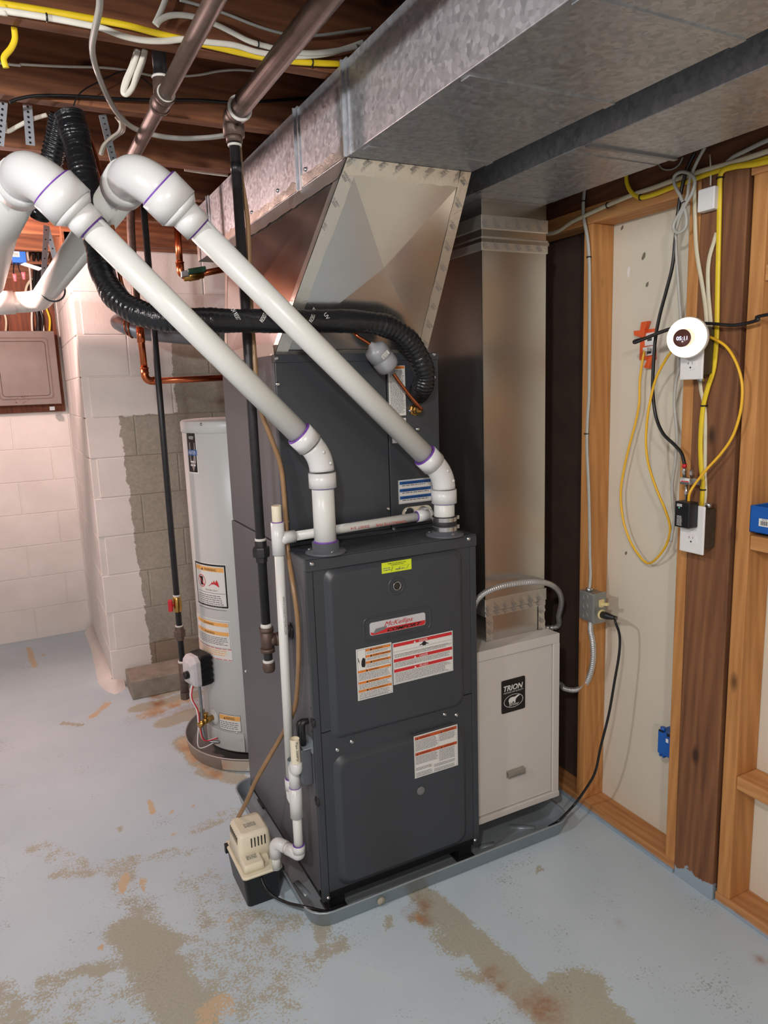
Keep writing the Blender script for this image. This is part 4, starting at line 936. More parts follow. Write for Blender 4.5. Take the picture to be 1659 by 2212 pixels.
MB().ring(V(bx, .1, bz), (0, 1, 0), .019, .0022, 18, 6).build('sealant_ring', m_thread, ov)
hy = 1.20; hx = px(372, 1180, y=hy).x
hg = thing('heater_gas_pipe', 'thin black gas pipe with red valve feeding the water heater', 'pipe', (hx, hy, .4))
zv = px(383, 1305, y=hy).z; zun = px(390, 1367, y=hy).z; zbt = px(398, 1435, y=hy).z
MB().tube([V(hx, hy, zbt), V(hx+.004, hy, 2.3)], .0125, 14).build('riser', m_iron, hg)
k = MB(); k.lathe([(.015, -.032), (.0165, -.03), (.0165, -.018), (.0185, -.012), (.0185, .012), (.0165, .018), (.0165, .03), (.015, .032)], (hx, hy, zv), (0, 0, 1), 12); k.build('ball_valve', m_brass, hg)
k = MB(); k.obox((hx-.03, hy-.014, zv+.002), (.008, -.003, 0), (.003, .008, 0), (0, 0, .024)); k.tube([V(hx, hy, zv), V(hx-.032, hy-.012, zv)], .006, 8); k.build('valve_handle', m_redpl, hg, .004)
MB().lathe([(.0145, 0), (.0145, .008)], (hx, hy, zv+.032), (0, 0, 1), 14).build('sealant_ring', m_thread, hg)
k = MB(); k.lathe([(.0165, -.03), (.017, -.016), (.0235, -.014), (.0235, .01), (.019, .012), (.0165, .028)], (hx, hy, zun), (0, 0, 1), 8, False); k.build('union', m_ironbrown, hg)
MB().lathe([(.0155, 0), (.0155, .006)], (hx, hy, zun+.028), (0, 0, 1), 14).build('sealant_ring', m_thread, hg)
k = MB(); k.tube([V(hx, hy, zbt+.01), V(hx, hy, zbt-.14)], .0175, 14); k.lathe([(.019, 0), (.019, -.03), (.012, -.034)], (hx, hy, zbt-.12), (0, 0, 1), 8, False); k.build('tee', m_ironbrown, hg)
MB().lathe([(.0175, 0), (.0175, .008)], (hx, hy, zbt+.01), (0, 0, 1), 14).build('sealant_ring', m_thread, hg)

# ================================================================== REFRIGERANT LINES
ls = thing('refrigerant_line', 'thick black insulated refrigerant line curving from the coil cabinet to the joists', 'insulated line', px(905, 845, y=.165))
lp = spl([V(.452, .166, px(900, 850, y=.165).z)]+[px(a, b, y=c) for a, b, c in ((912, 838, .128), (916, 803, .105), (892, 748, .094), (848, 710, .088), (780, 695, .088), (640, 693, .098), (480, 693, .102), (380, 690, .112), (312, 680, .14), (256, 648, .2), (224, 595, .27), (210, 530, .32), (198, 450, .36), (180, 370, .39), (164, 300, .41), (150, 248, .42))], 30)
rad = []
for i in range(len(lp)):
    s_ = i/len(lp); rib = .0011*math.sin(i*1.25) if (s_ < .3 or .5 < s_ < .66) else .0009*random.uniform(-1, 1)
    rad.append(.0305+rib+(.0013*math.sin(i*.21))+.008*max(0, (s_-.75)/.25))
MB().tube(lp, rad, 20).build('insulation', m_wrap, ls)
def wrap_text(st, u, v, ang, ln, y=.098, parent=ls):
    c = px(u, v, y=y); R = .0335
    D = Decal(lambda a, b, h: V(c.x+a*math.cos(ang)-b*math.sin(ang), y-math.sqrt(max(1e-5, R*R-min(R*.97, abs(-(a*math.sin(ang)+b*math.cos(ang))))**2))-h-.001, c.z+(-(a*math.sin(ang)+b*math.cos(ang)))), parent, .0003)
    D.text('wrap_lettering', m_bearwhite, st, 0, 0, ln, .010); D.done()
wrap_text('UV RESISTANT', 490, 672, 1.0, .05); wrap_text('RESISTANT', 558, 700, -.9, .045); wrap_text('UV RES', 582, 686, 1.0, .04); wrap_text('RESISTANT', 663, 700, -.95, .045); wrap_text('UV RE', 688, 682, 1.0, .035)
l2 = spl([px(a, b, y=c) for a, b, c in ((132, 250, .45), (124, 290, .47), (112, 345, .5), (100, 400, .53), (84, 470, .58))], 30)
tag(MB().tube(l2, [.0285+.0013*math.sin(i*1.3) for i in range(len(l2))], 18).build('refrigerant_line', m_wrap), 'ribbed black insulated line hanging behind the left vent elbow', 'insulated line')
liq = thing('liquid_line', 'thin copper liquid line with grey filter drier on the coil front', 'copper tube', px(905, 885, y=.15))
pA, pB_, pC = px(846, 803, y=.112), px(800, 745, y=.105), px(905, 878, y=.118)
dirn = (pA-pB_).normalized()
dC = px(825, 774, y=.105)
MB().lathe([(.006, -.056), (.012, -.046), (.030, -.038), (.0335, -.028), (.0335, -.006), (.031, -.003), (.031, .001), (.0335, .004), (.0335, .026), (.030, .036), (.012, .044), (.006, .056)], dC, dirn, 32).build('filter_drier', m_drier, liq)
mid = dC-dirn*.004
D = Decal(lambda u, v, h: mid+V(-.003, -.0338-h, .003)+Vector((dirn.z, 0, -dirn.x))*(u-.01)*-1+dirn*(v-.006), liq, .0003); D.rect('drier_label', m_sticker, -.002, -.002, .024, .010); D.lines(0, 0, .022, .009, .0035, .5, lev=2); D.done()
MB().tube(spl([dC+dirn*.05, pA+dirn*.012, px(880, 848, y=.115), pC, px(911, 884, y=.128), V(px(908, 886, y=.14).x, .15, px(908, 886, y=.14).z)]), .0052, 10).build('copper_tube', m_copper, liq)
c = px(903, 886, y=.14); MB().lathe([(.017, .024), (.017, .018), (.0125, .016), (.0125, .004), (.010, .002), (.010, -.008), (.0065, -.012)], (c.x, CY-.024, c.z), (0, 1, 0), 8, False).build('service_valve', m_brass, liq)
MB().tube(spl([dC-dirn*.05, px(775, 728, y=.1), px(755, 716, y=.112), px(700, 715, y=.119), px(600, 712, y=.124), px(480, 708, y=.132), px(370, 695, y=.16), px(298, 658, y=.2), px(268, 625, y=.25), px(258, 590, y=.29), px(255, 560, y=.31), px(245, 500, y=.36), px(232, 430, y=.4), px(205, 330, y=.44), px(180, 255, y=.46)]), .0052, 10).build('long_copper_tube', m_copper, liq)

# ================================================================== WATER HEATER
HX, HY, HR = .205, 1.19, .245
def cyl_px(u, v):
    d = Vector(CF + CR*((u-829.5)/FPX) - CU*((v-1106.0)/FPX)); o = Vector(CAM)-V(HX, HY, 0)
    a = d.x**2+d.y**2; b = 2*(o.x*d.x+o.y*d.y); c = o.x**2+o.y**2-HR**2; q = b*b-4*a*c
    t = (-b-math.sqrt(max(q, 0)))/(2*a); p = o+d*t; return math.atan2(p.y, p.x) % (2*math.pi), p.z
def on_cyl(ang0, z1): # u to the right as seen from outside
    return lambda u, v, h: V(HX+(HR+h)*math.cos(ang0+u/HR), HY+(HR+h)*math.sin(ang0+u/HR), z1-v)
HZ = 1.40
wh = thing('water_heater', 'grey cylindrical water heater with warning labels behind the furnace', 'water heater', (HX, HY, .03))
MB().lathe([(HR-.012, .035), (HR-.004, .04), (HR-.004, .10), (HR, .105), (HR, HZ-.045), (HR-.002, HZ-.043)], (HX, HY, 0), (0, 0, 1), 64).build('tank', m_wheat, wh)
MB().lathe([(HR+.002, HZ-.046), (HR+.004, HZ-.044), (HR+.004, HZ-.006), (HR-.002, HZ), (.0, HZ+.003)], (HX, HY, 0), (0, 0, 1), 64, True, False).build('top_cap', m_wheat, wh)
a0, z_ = cyl_px(435, 904); z_ -= .022; inst(screw_mesh(), 'screw', wh, V(HX+(HR+.004)*math.cos(a0), HY+(HR+.004)*math.sin(a0), z_), (0, 0, a0+math.pi/2))
def label(u0, v0, u1, v1, name, mat=m_sticker):
    a0, z1 = cyl_px(u0, v0); a1, _ = cyl_px(u1, v0); _, z0 = cyl_px((u0+u1)/2, v1); w, h = (a1-a0)*HR, z1-z0
    m = MB(); mp = on_cyl(a0, z1); n = 12
    for i in range(n): m.add([mp(w*i/n, 0, .0006), mp(w*(i+1)/n, 0, .0006), mp(w*(i+1)/n, h, .0006), mp(w*i/n, h, .0006)], [(0, 1, 2, 3)])
    bmx = m.build(name, mat, wh); return bmx, w, h, Decal(lambda u, v, hh: mp(u, v, .0006+hh), bmx, .0004)
o, w, h, D = label(421, 1208, 487.5, 1312, 'warning_label')
lw = w
D.frame('print_border', m_inkblack, .003, .004, w-.003, h-.004, .007, 1, 12)
D.rect('header_band', m_orangelt, .013, .016, w-.013, .034, 1, 8); warn_tri(D, m_inkblack, .3*w, .032, .012); D.text('header_lettering', m_inkblack, 'WARNING', .4*w, .032, .35*w, .011)
c0 = (.28*w, .078)
for i in range(20):
    a, b = i*math.pi/10, (i+1)*math.pi/10
    D.poly('prohibition_ring', m_red, [(c0[0]+.026*math.cos(a), c0[1]+.026*math.sin(a)), (c0[0]+.026*math.cos(b), c0[1]+.026*math.sin(b)), (c0[0]+.023*math.cos(b), c0[1]+.023*math.sin(b)), (c0[0]+.023*math.cos(a), c0[1]+.023*math.sin(a))], 2) if i == 0 else D.p[[k_ for k_ in D.p if k_[0] == 'prohibition_ring'][0]][0].add([D.mp(c0[0]+r_*math.cos(t_), c0[1]+r_*math.sin(t_), .0008) for r_, t_ in ((.026, a), (.026, b), (.023, b), (.023, a))], [(0, 1, 2, 3)])
D.poly('can_pictogram', m_inkblack, [(c0[0]-.011, c0[1]-.018), (c0[0]+.011, c0[1]-.018), (c0[0]+.009, c0[1]+.018), (c0[0]-.009, c0[1]+.018)], 1)
D.poly('prohibition_bar', m_red, [(c0[0]-.019, c0[1]-.016), (c0[0]-.016, c0[1]-.019), (c0[0]+.019, c0[1]+.016), (c0[0]+.016, c0[1]+.019)], 3)
D.poly('flame_pictogram', m_red, [(.50*w, .095), (.58*w, .085), (.62*w, .075), (.64*w, .082), (.67*w, .068), (.70*w, .08), (.74*w, .066), (.78*w, .078), (.8*w, .095)])
D.text('caption_lettering', m_ink, 'Flammable Vapors', .4*w, .116, .36*w, .009)
D.rect('divider_line', m_inkblack, .012, .122, w-.012, .1235, 1, 8)
D.lines(.016, .132, w-.016, .185, .0085, .4); D.rect('divider_line', m_inkblack, .012, .19, w-.012, .1915, 1, 8); D.lines(.016, .2, .42*w, h-.04, .0075, .4); D.lines(.48*w, .2, w-.016, h-.04, .0085, .4); D.done()
o, w, h, D = label(424, 1316, 494, 1421, 'instruction_label')
D.frame('print_border', m_ink, .03*w, .006, w-.003, h-.05, .0015, 1, 12)
for v in (.012, .05): D.rect('header_band', m_orangelt, .2*w, v, w-.008, v+.016, 1, 8)
D.text('header_lettering', m_inkblack, 'WARNING', .45*w, .026, .25*w, .009); D.text('header_lettering', m_inkblack, 'WARNING', .45*w, .064, .25*w, .009)
D.lines(.22*w, .074, w-.012, h-.06, .0072, .42); D.lines(.04*w, .03, .17*w, h-.07, .0085, .42)
D.rect('red_line', m_red, .0, h-.048, w, h-.0455, 1, 8); D.rect('red_line', m_red, .0, h-.004, w, h-.0015, 1, 8); D.lines(.05*w, h-.04, w-.02, h-.01, .009, .4, m_orangelt); D.done()
o, w, h, D = label(400.5, 914, 421, 1022, 'brand_label', m_bearwhite)
D.rect('label_field', m_inkblack, .004, .006, w-.005, h-.006, 1, 6)
D.text('label_lettering', m_bearwhite, 'water', .30*w, .062, .5*w, .014, 2); D.poly('shield_emblem', plain('shield_grey', srgb(150, 140, 136), .5), [(.3*w, .075), (.85*w, .075), (.85*w, .15), (.58*w, .19), (.3*w, .15)], 2)
D.rect('blue_band', m_blueink, .15*w, .103, .98*w, .125, 3, 5); D.text('label_lettering', m_bearwhite, 'HEATER', .2*w, .121, .7*w, .014, 4); D.lines(.3*w, h-.05, w-.012, h-.02, .014, .4, m_bearwhite, lev=2); D.done()
o, w, h, D = label(472.5, 1538, 519.5, 1579, 'warning_label')
D.frame('print_border', m_inkblack, .001, .001, w-.001, h-.001, .002, 1, 8); D.rect('header_band', m_orangelt, .004, .006, w-.004, .026, 1, 6); warn_tri(D, m_inkblack, .24*w, .023, .01); D.text('header_lettering', m_inkblack, 'WARNING', .34*w, .023, .4*w, .012); D.lines(.008, .034, w-.008, h-.008, .0085, .4); D.done()
a0, z_ = cyl_px(461, 1549)
nrm = V(math.cos(a0), math.sin(a0), 0); cc = V(HX, HY, z_)+nrm*HR
MB().lathe([(.036, -.002), (.036, .002), (.0, .004)], cc, nrm, 28).build('valve_escutcheon', m_wheat, wh)
side = V(nrm.y, -nrm.x, 0)
dv = MB(); dv.lathe([(.012, 0), (.012, .02), (.015, .022), (.015, .045), (.009, .05)], cc, nrm, 12); dv.tube([cc+nrm*.033, cc+nrm*.04+V(-.03, -.01, -.014)], .0125, 12); dv.lathe([(.007, 0), (.007, .01), (.012, .012), (.012, .018)], cc+nrm*.035+V(0, 0, .012), (0, 0, 1), 10); dv.build('drain_valve', m_brass, wh)
# burner access panel
a0, z1 = cyl_px(449, 1568); a1, _ = cyl_px(527, 1580); zp = cyl_px(510, 1584)[1]; mp = on_cyl(a0, zp); w = (a1-a0)*HR; m = MB(); n = 14
m.loft([[mp(w*i/n, vv, hh) for i in range(n+1)]+[mp(w*i/n, vv2, hh) for i in reversed(range(n+1))] for hh, vv, vv2 in ((.0, 0, zp-.045), (.003, 0, zp-.045), (.0036, .004, zp-.049))], False, True, False); m.build('access_panel', m_wheat, wh)
# gas control
an = math.atan2(-.27, -1); gn = V(math.cos(an), math.sin(an), 0); gs = V(-gn.y, gn.x, 0); zc_ = .395
g0 = V(HX, HY, zc_)+gn*HR
gv = MB(); gv.obox(g0+gn*.03, gn*.028, gs*.05, V(0, 0, .066)); gvo = gv.build('gas_control', m_black, wh, .012, 3)
for i in range(5): MB().obox(g0+gn*.03+V(0, 0, -.05+.025*i), gn*.026, gs*.0515, V(0, 0, .006)).build('cooling_fin', m_black, gvo)
gc = MB(); gc.loft([[g0+gn*d+gs*(a*cs)+V(0, 0, b*cz) for a, b in ((-.046, -.06), (.046, -.06), (.05, -.05), (.05, .045), (.03, .064), (-.03, .064), (-.05, .045), (-.05, -.05))] for d, cs, cz in ((.055, 1, 1), (.075, 1, 1), (.085, .9, .92), (.095, .6, .6))], smooth=False); gco = gc.build('control_cover', plain('cover_grey', srgb(206, 202, 204), .4), gvo, .003)
MB().lathe([(.016, 0), (.016, .02), (.013, .024), (0, .024)], g0+gn*.09+gs*.012+V(0, 0, -.008), gn, 16).build('knob', m_black, gvo)
D = Decal(lambda u, v, h: g0+gn*(.0855+h)-gs*(-.02+u*.0)+gs*(u-.036)+V(0, 0, -.01-v), gco, .0005); D.lines(0, .0, .02, .03, .006, .6); D.done()
MB().tube(spl([g0+gn*.05+gs*.01+V(0, 0, -.06), g0+gn*.048+gs*.01+V(0, 0, -.16), g0+gn*.05+gs*.012+V(0, 0, -.27), g0+gn*.035+gs*.02+V(0, 0, -.315), g0+gn*-.002+gs*.05+V(0, 0, -.325)]), .006, 10).build('burner_tube', plain('aluminum_tube', srgb(150, 155, 158), .35, .8), wh)
for k_, (mm, of) in enumerate(((m_plate, .0), (m_redpl, .006), (m_plate, -.008))):
    MB().tube(spl([g0+gn*.06+gs*(-.02+of)+V(0, 0, -.06), g0+gn*.075+gs*(-.02+of)+V(0, 0, -.12), g0+gn*.062+gs*(.0+of)+V(0, 0, -.18), g0+gn*.06+gs*(of)+V(0, 0, -.25), g0+gn*(.05+.02*(k_ == 2))+gs*(.01+of)+V(0, 0, -.31-.03*(k_ == 2)), g0+gn*.01+gs*(.05+of)+V(0, 0, -.30-.02*(k_ == 2))]), .0026, 8).build('igniter_wire', mm, wh)
dpn = thing('heater_drip_pan', 'round aluminium drip pan under the water heater', 'pan', (HX, HY, 0))
MB().lathe([(.318, .001), (.325, .002), (.332, .055), (.335, .056), (.335, .059), (.331, .060), (.329, .056), (.322, .006), (.0, .006)], (HX, HY, 0), (0, 0, 1), 64, True, True, False).build('pan', plain('drip_pan_aluminium', srgb(176, 170, 166), .4, .4, .06, 8), dpn)
st = MB(); ang = [math.radians(a) for a in range(222, 262, 3)]
st.add([V(HX+(.3265+.0062*(z/.05))*math.cos(a), HY+(.3265+.0062*(z/.05))*math.sin(a), z) for a in ang for z in (.006, .052)], [(2*i, 2*i+2, 2*i+3, 2*i+1) for i in range(len(ang)-1)], True); tpn = st.build('foil_tape', m_foil, dpn)
# heater stand-off feet hidden in the pan
for a in (0.5, 2.6, 4.7): MB().box(HX+.17*math.cos(a)-.02, HX+.17*math.cos(a)+.02, HY+.17*math.sin(a)-.02, HY+.17*math.sin(a)+.02, .006, .037).build('foot', m_black, wh)
lb = MB().box(-.255, .11, 1.872, 2.075, .0, .098).build('concrete_block_slab', m_concrete, None, .006)
tag(lb, 'loose grey concrete block lying against the rear wall behind the heater', 'concrete block')

# ================================================================== DEVICES ON THE STUD WALL
def zA(x, y): return 1150+x*.3068, 700+y*.3068
def z6(x, y): return 1150+x*.3068, 300+y*.3068
def z2(x, y): return 1150+x*.3437, 1200+y*.3437
def z8(x, y): return 960+x*.2848, 1200+y*.2848
def z1(x, y): return x*.33755, y*.33755
# handy box with switch and receptacle on the first stud (device face towards the room's near end)
jb = thing('switch_outlet_box', 'grey steel box with ivory switch and outlet on the first stud', 'electrical box', (1.0, 0, .71))
cb = px(*z2(385, 430), x=.985); ct_ = px(*z2(378, 250), x=.985)
jy0, jy1 = cb.y, .044; jz0, jz1 = cb.z, ct_.z+.004; jx0, jx1 = .985, px(*z2(458, 320), y=cb.y).x
MB().box(jx0, jx1, jy0+.002, jy1, jz0, jz1).build('box', m_galvbox, jb, .004)
MB().box(jx0-.002, jx1+.002, jy0-.002, jy0+.002, jz0-.002, jz1+.002).build('cover_plate', m_galvbox, jb, .002)
for i in range(3):
    c = V(jx0, (jy0+jy1)/2+.004, jz0+.02+.031*i); MB().ring(c, (1, 0, 0), .0105, .0012, 20, 6).build('knockout', m_galvbox, jb)
cx_ = (jx0+jx1)/2+.006
c = V(cx_, jy0-.002, jz1-.034); MB().prism([(cx_+a, jy0-.001, c.z+b) for a, b in rrect(-.011, .011, -.013, .013, .005)], (0, -.004, 0)).build('switch_face', m_ivory, jb); MB().obox(c+V(.002, -.014, .0), (.0045, 0, 0), (.002, -.012, .002), (0, 0, .005)).build('switch_toggle', m_ivory, jb, .001)
c2 = V(cx_, jy0-.002, jz0+.028); MB().lathe([(.0165, 0), (.0165, .004), (0, .0045)], c2, (0, -1, 0), 20).build('outlet_face', m_ivory, jb)
MB().tube([V((jx0+jx1)/2-.01, 0.012, jz1), V((jx0+jx1)/2-.01, .012, jz1+.012)], .011, 12).build('cable_clamp', m_steel, jb)
cd = thing('extension_cord', 'black power cord plugged into the grey box and hanging down to the pan', 'cord', c2)
MB().tube([c2+V(0, -.002, 0), c2+V(.004, -.02, 0), c2+V(.012, -.04, -.002), c2+V(.02, -.052, -.003)], [.012, .012, .008, .0055], 12).build('plug', m_cord, cd)
pth = [c2+V(.018, -.05, -.003)]+[px(*z2(a, b), y=yy) for a, b, yy in ((520, 410, -.125), (548, 500, -.13), (545, 620, -.13), (515, 800, -.125), (480, 1000, -.115), (430, 1200, -.10), (395, 1360, -.07), (340, 1460, -.04), (260, 1570, -.01))]+[px(*z2(178, 1655), z=.064), px(*z2(140, 1683), z=.045), px(*z2(105, 1702), z=.02)]
MB().tube(spl(pth), .0042, 10).build('cord', m_cord, cd)
def armored(pts, label, name='armored_cable'):
    p = spl(pts, 34); return tag(MB().tube(p, [.0086+.0015*math.sin(i*1.57) for i in range(len(p))], 12).build(name, m_armor), label, 'cable')
armored([V(FW+.004, .045, px(*z8(203, 470), y=.045).z)]+[px(*z8(a, b), y=yy) for a, b, yy in ((215, 420, .045), (245, 340, .048), (320, 275, .05), (450, 228, .05), (600, 205, .055), (720, 200, .06), (810, 222, .09), (868, 275, .13), (888, 350, .17), (868, 450, .22), (838, 545, .27))]+[V(.935, .33, .62), V(.92, .36, .56)], 'silver armored cable arching over the filter cabinet from the furnace side')
armored([V((jx0+jx1)/2-.012, .0, jz0)]+[px(*z8(a, b), y=yy) for a, b, yy in ((1108, 560, .0), (1125, 660, .0), (1128, 780, .01), (1105, 900, .03), (1060, 985, .06), (990, 1020, .1), (910, 1008, .14), (865, 968, .18))]+[V(.93, .23, .47)], 'silver armored cable looping from the grey box behind the filter cabinet')
def outlet(plate, name, label, box_y):
    """plate = four corners on the plane x = xf; box behind it"""
    xf = .962; P = [px(*q, x=xf) for q in plate]
    y1, y0 = (P[0].y+P[3].y)/2, (P[1].y+P[2].y)/2; zz1, zz0 = max(P[0].z, P[1].z), min(P[2].z, P[3].z)
    t = thing(name, label, 'outlet', (XW, (y0+y1)/2, zz0))
    MB().box(xf-.002, xf+.004, y0, y1, zz0, zz1).build('cover_plate', m_plate, t, .003)
    MB().box(xf+.004, XW-.004, y0+.006, y1-.008, zz0+.012, zz1-.01).build('box', plain('dark_steel_box', srgb(96, 88, 74), .5, .6, .12), t, .006)
    return t, xf-.002, y0, y1, zz0, zz1
def outlet_face(t, xf, yc, zc, twenty):
    f = MB().prism([(xf+.001, yc+a, zc+b) for a, b in rrect(-.0165, .0165, -.0135, .0135, .0125)], (-.003, 0, 0)).build('outlet_face', m_plate, t)
    D = Decal(on_x(yc+.0165, zc+.0135, xf-.002), f, .0004)
    D.rect('slot', m_inkblack, .0095, .006, .0107, .013); D.rect('slot', m_inkblack, .0215, .006, .0227, .012)
    if twenty: D.rect('slot', m_inkblack, .0065, .009, .0095, .0101)
    D.poly('ground_hole', m_inkblack, [(.0165+.0026*math.cos(a), .0205+.0026*math.sin(a)) for a in [i*.785 for i in range(8)]]); D.done()
oa, xf, y0, y1, zz0, zz1 = outlet([(1470, 705), (1521, 703), (1519.5, 819), (1471, 820.7)], 'wall_outlet', 'white outlet plate behind the glowing round lamp', 0)
outlet_face(oa, xf, (y0+y1)/2, px(1493, 788, x=xf).z, True)
ob_, xf2, y0b, y1b, zb0, zb1 = outlet([zA(1040, 1268), zA(1208, 1285), zA(1214, 1630), zA(1043, 1594)], 'wall_outlet', 'white outlet plate under the black adapter on the post', 0)
outlet_face(ob_, xf2, (y0b+y1b)/2-.001, px(*zA(1115, 1512), x=xf2).z, False)
for t, yy, z_ in ((oa, (y0+y1)/2-.008, zz0+.006), (ob_, y0b+.012, zb1-.006)):
    MB().tube([V(XW-.03, yy, z_), V(XW-.03, yy, z_+(-.012 if t is oa else .012))], .009, 10).build('cable_clamp', m_steel, t); 
# round lamp
lc = px(1485, 729.4, x=.925); ln = Vector((-.93, -.36, .02)).normalized()
lamp_t = thing('round_clock_lamp', 'glowing round plug-in lamp with digital clock face reading 05:11', 'lamp', lc)
MB().lathe([(.046, -.014), (.052, -.008), (.0525, .0), (.050, .006)], lc, ln, 48, True, True, False).build('housing', m_plate, lamp_t)
MB().lathe([(.0505, .004), (.050, .0085), (.046, .0105), (.0225, .0108)], lc, ln, 48, True, False, False).build('diffuser', m_lampglow, lamp_t)
fe = ln.cross(V(0, 0, 1)).normalized()*-1; fe = V(-ln.y, ln.x, 0).normalized(); fe = fe if fe.y < 0 else -fe; fu = V(0, 0, 1)
fo_ = lc-fe*.010-fu*.001
fc = MB().lathe([(.0226, .0104), (.0226, .0112), (0, .0114)], fo_, ln, 32).build('clock_face', plain('clock_brown', srgb(96, 58, 52), .3), lamp_t)
D = Decal(lambda u, v, h: fo_+fe*(u-.0145)-fu*(v)+ln*(.0114+h), fc, .0004); D.text('digits', m_digit, '05:11', .001, .005, .027, .0095); D.poly('lamp_symbol', m_digit, [(.014, .0098), (.0185, .0098), (.0172, .0082), (.0155, .0082)]); D.done()
MB().lathe([(.018, 0), (.018, .028)], lc-ln*.04, ln, 16).build('plug_body', m_plate, lamp_t)
# orange low-voltage bracket with jacks
lv = thing('orange_bracket', 'orange low-voltage mounting bracket with white data jacks on the drywall', 'bracket', px(1398, 750, x=XD-.01))
def rx(c, x0, x1, name, m, par, bev=.001):
    P = [px(*q, x=x0) for q in c]; return MB().prism([p for p in P], (x1-x0, 0, 0)).build(name, m, par, bev)
rx([z6(760, 1345), z6(862, 1335), z6(865, 1555), z6(752, 1558)], XD-.006, XD, 'frame', m_orangepl, lv)
rx([z6(752, 1372), z6(765, 1290), z6(810, 1282), z6(782, 1360)], XD-.02, XD-.004, 'tab', m_orangepl, lv); rx([z6(712, 1352), z6(790, 1345), z6(780, 1400), z6(715, 1385)], XD-.022, XD-.006, 'tab', m_orangepl, lv); rx([z6(782, 1610), z6(810, 1545), z6(848, 1530), z6(815, 1618)], XD-.02, XD-.004, 'tab', m_orangepl, lv)
rx([z6(790, 1370), z6(852, 1360), z6(855, 1450), z6(790, 1460)], XD-.012, XD-.005, 'jack_plate', m_plate, lv); rx([z6(800, 1465), z6(852, 1455), z6(850, 1520), z6(795, 1530)], XD-.012, XD-.005, 'jack_plate', m_plate, lv)
rx([z6(808, 1390), z6(838, 1385), z6(838, 1420), z6(808, 1425)], XD-.014, XD-.012, 'jack', m_black, lv); rx([z6(805, 1480), z6(835, 1475), z6(835, 1510), z6(805, 1515)], XD-.014, XD-.012, 'jack', m_black, lv)
rx([z6(776, 1470), z6(806, 1466), z6(808, 1495), z6(778, 1500)], XD-.03, XD-.014, 'cable_plug', m_plate, lv)
# white sensor box
sb = thing('sensor_box', 'small square white plastic box fixed high on the brown post', 'sensor', px(*z6(1230, 430), x=XW-.01))
P = [px(*z6(a, b), x=XW-.03) for a, b in ((1165, 358), (1285, 328), (1278, 490), (1165, 518))]; bz0, bz1 = P[2].z+.004, P[0].z
MB().box(XW-.03, XW-.005, P[1].y, P[0].y, (P[2].z+P[3].z)/2, (P[0].z+P[1].z)/2).build('case', m_plate, sb, .003)
MB().tube([px(*z6(1255, 330), x=XW-.012), px(*z6(1258, 230), x=XW-.01), px(*z6(1250, 110), x=XW-.008)], .002, 8).build('lead_wire', m_whitecab, sb)
# coax amplifier chain and adapter
ad = thing('power_adapter', 'black power adapter with green light plugged into the lower outlet', 'adapter', px(*zA(1080, 1350), x=.94))
P = [px(*zA(a, b), x=.925) for a, b in ((1003, 1245), (1108, 1255), (1105, 1445), (995, 1430))]
ay1, ay0, az1, az0 = P[0].y, P[1].y, P[0].z, P[2].z
MB().box(.925, .96, ay0, ay1, az0, az1).build('case', m_black, ad, .003)
D = Decal(on_x(ay1, az1, .925), ad, .0004); hh = az1-az0
D.rect('label', m_sticker, .008, .006, .024, .013); D.lines(.009, .0072, .023, .0125, .0026, .5, lev=2); D.rect('status_light', m_led, .0145, .0155, .0165, .0175, 2); D.lines(.009, hh*.55, .026, hh*.93, .0035, .4, m_bearwhite); D.done()
am = thing('coax_splitter', 'silver coaxial splitter above the black adapter on the post', 'splitter', px(*zA(1100, 1100), x=.985))
P = [px(*zA(a, b), x=.97) for a, b in ((1040, 1078), (1110, 1074), (1112, 1125), (1042, 1130))]
MB().box(.97, .992, P[1].y, P[0].y, P[3].z+.001, P[0].z).build('body', m_steel, am, .002)
D = Decal(on_x(P[0].y, P[0].z, .97), am, .0004); D.rect('label', m_sticker, .001, .001, P[0].y-P[1].y-.001, .012); D.rect('red_stripe', m_red, .004, .0085, P[0].y-P[1].y-.003, .0115, 2); D.lines(.002, .002, .017, .008, .0028, .5, lev=2); D.done()
MB().box(.985, .99, P[1].y-.02, P[1].y, P[3].z+.002, P[0].z-.002).build('mounting_ear', m_steel, am)
for (a, b), (c_, d_2), r in (((1070, 1078), (1070, 1000), .0048), ((1120, 1075), (1120, 1025), .0042), ((1085, 1130), (1082, 1242), .0042)):
    MB().tube([px(*zA(a, b), x=.98), px(*zA(c_, d_2), x=.98)], r, 8).build('connector', m_steel, am)
    MB().lathe([(r*1.45, -.004), (r*1.45, .004)], px(*zA((a+c_)/2, (b+d_2)/2), x=.98), (0, 0, 1), 6, False).build('hex_nut', m_steel, am)
MB().tube([px(*zA(1070, 1010), x=.98), px(*zA(1072, 985), x=.98)], .0062, 10).build('red_collar', m_redpl, am)

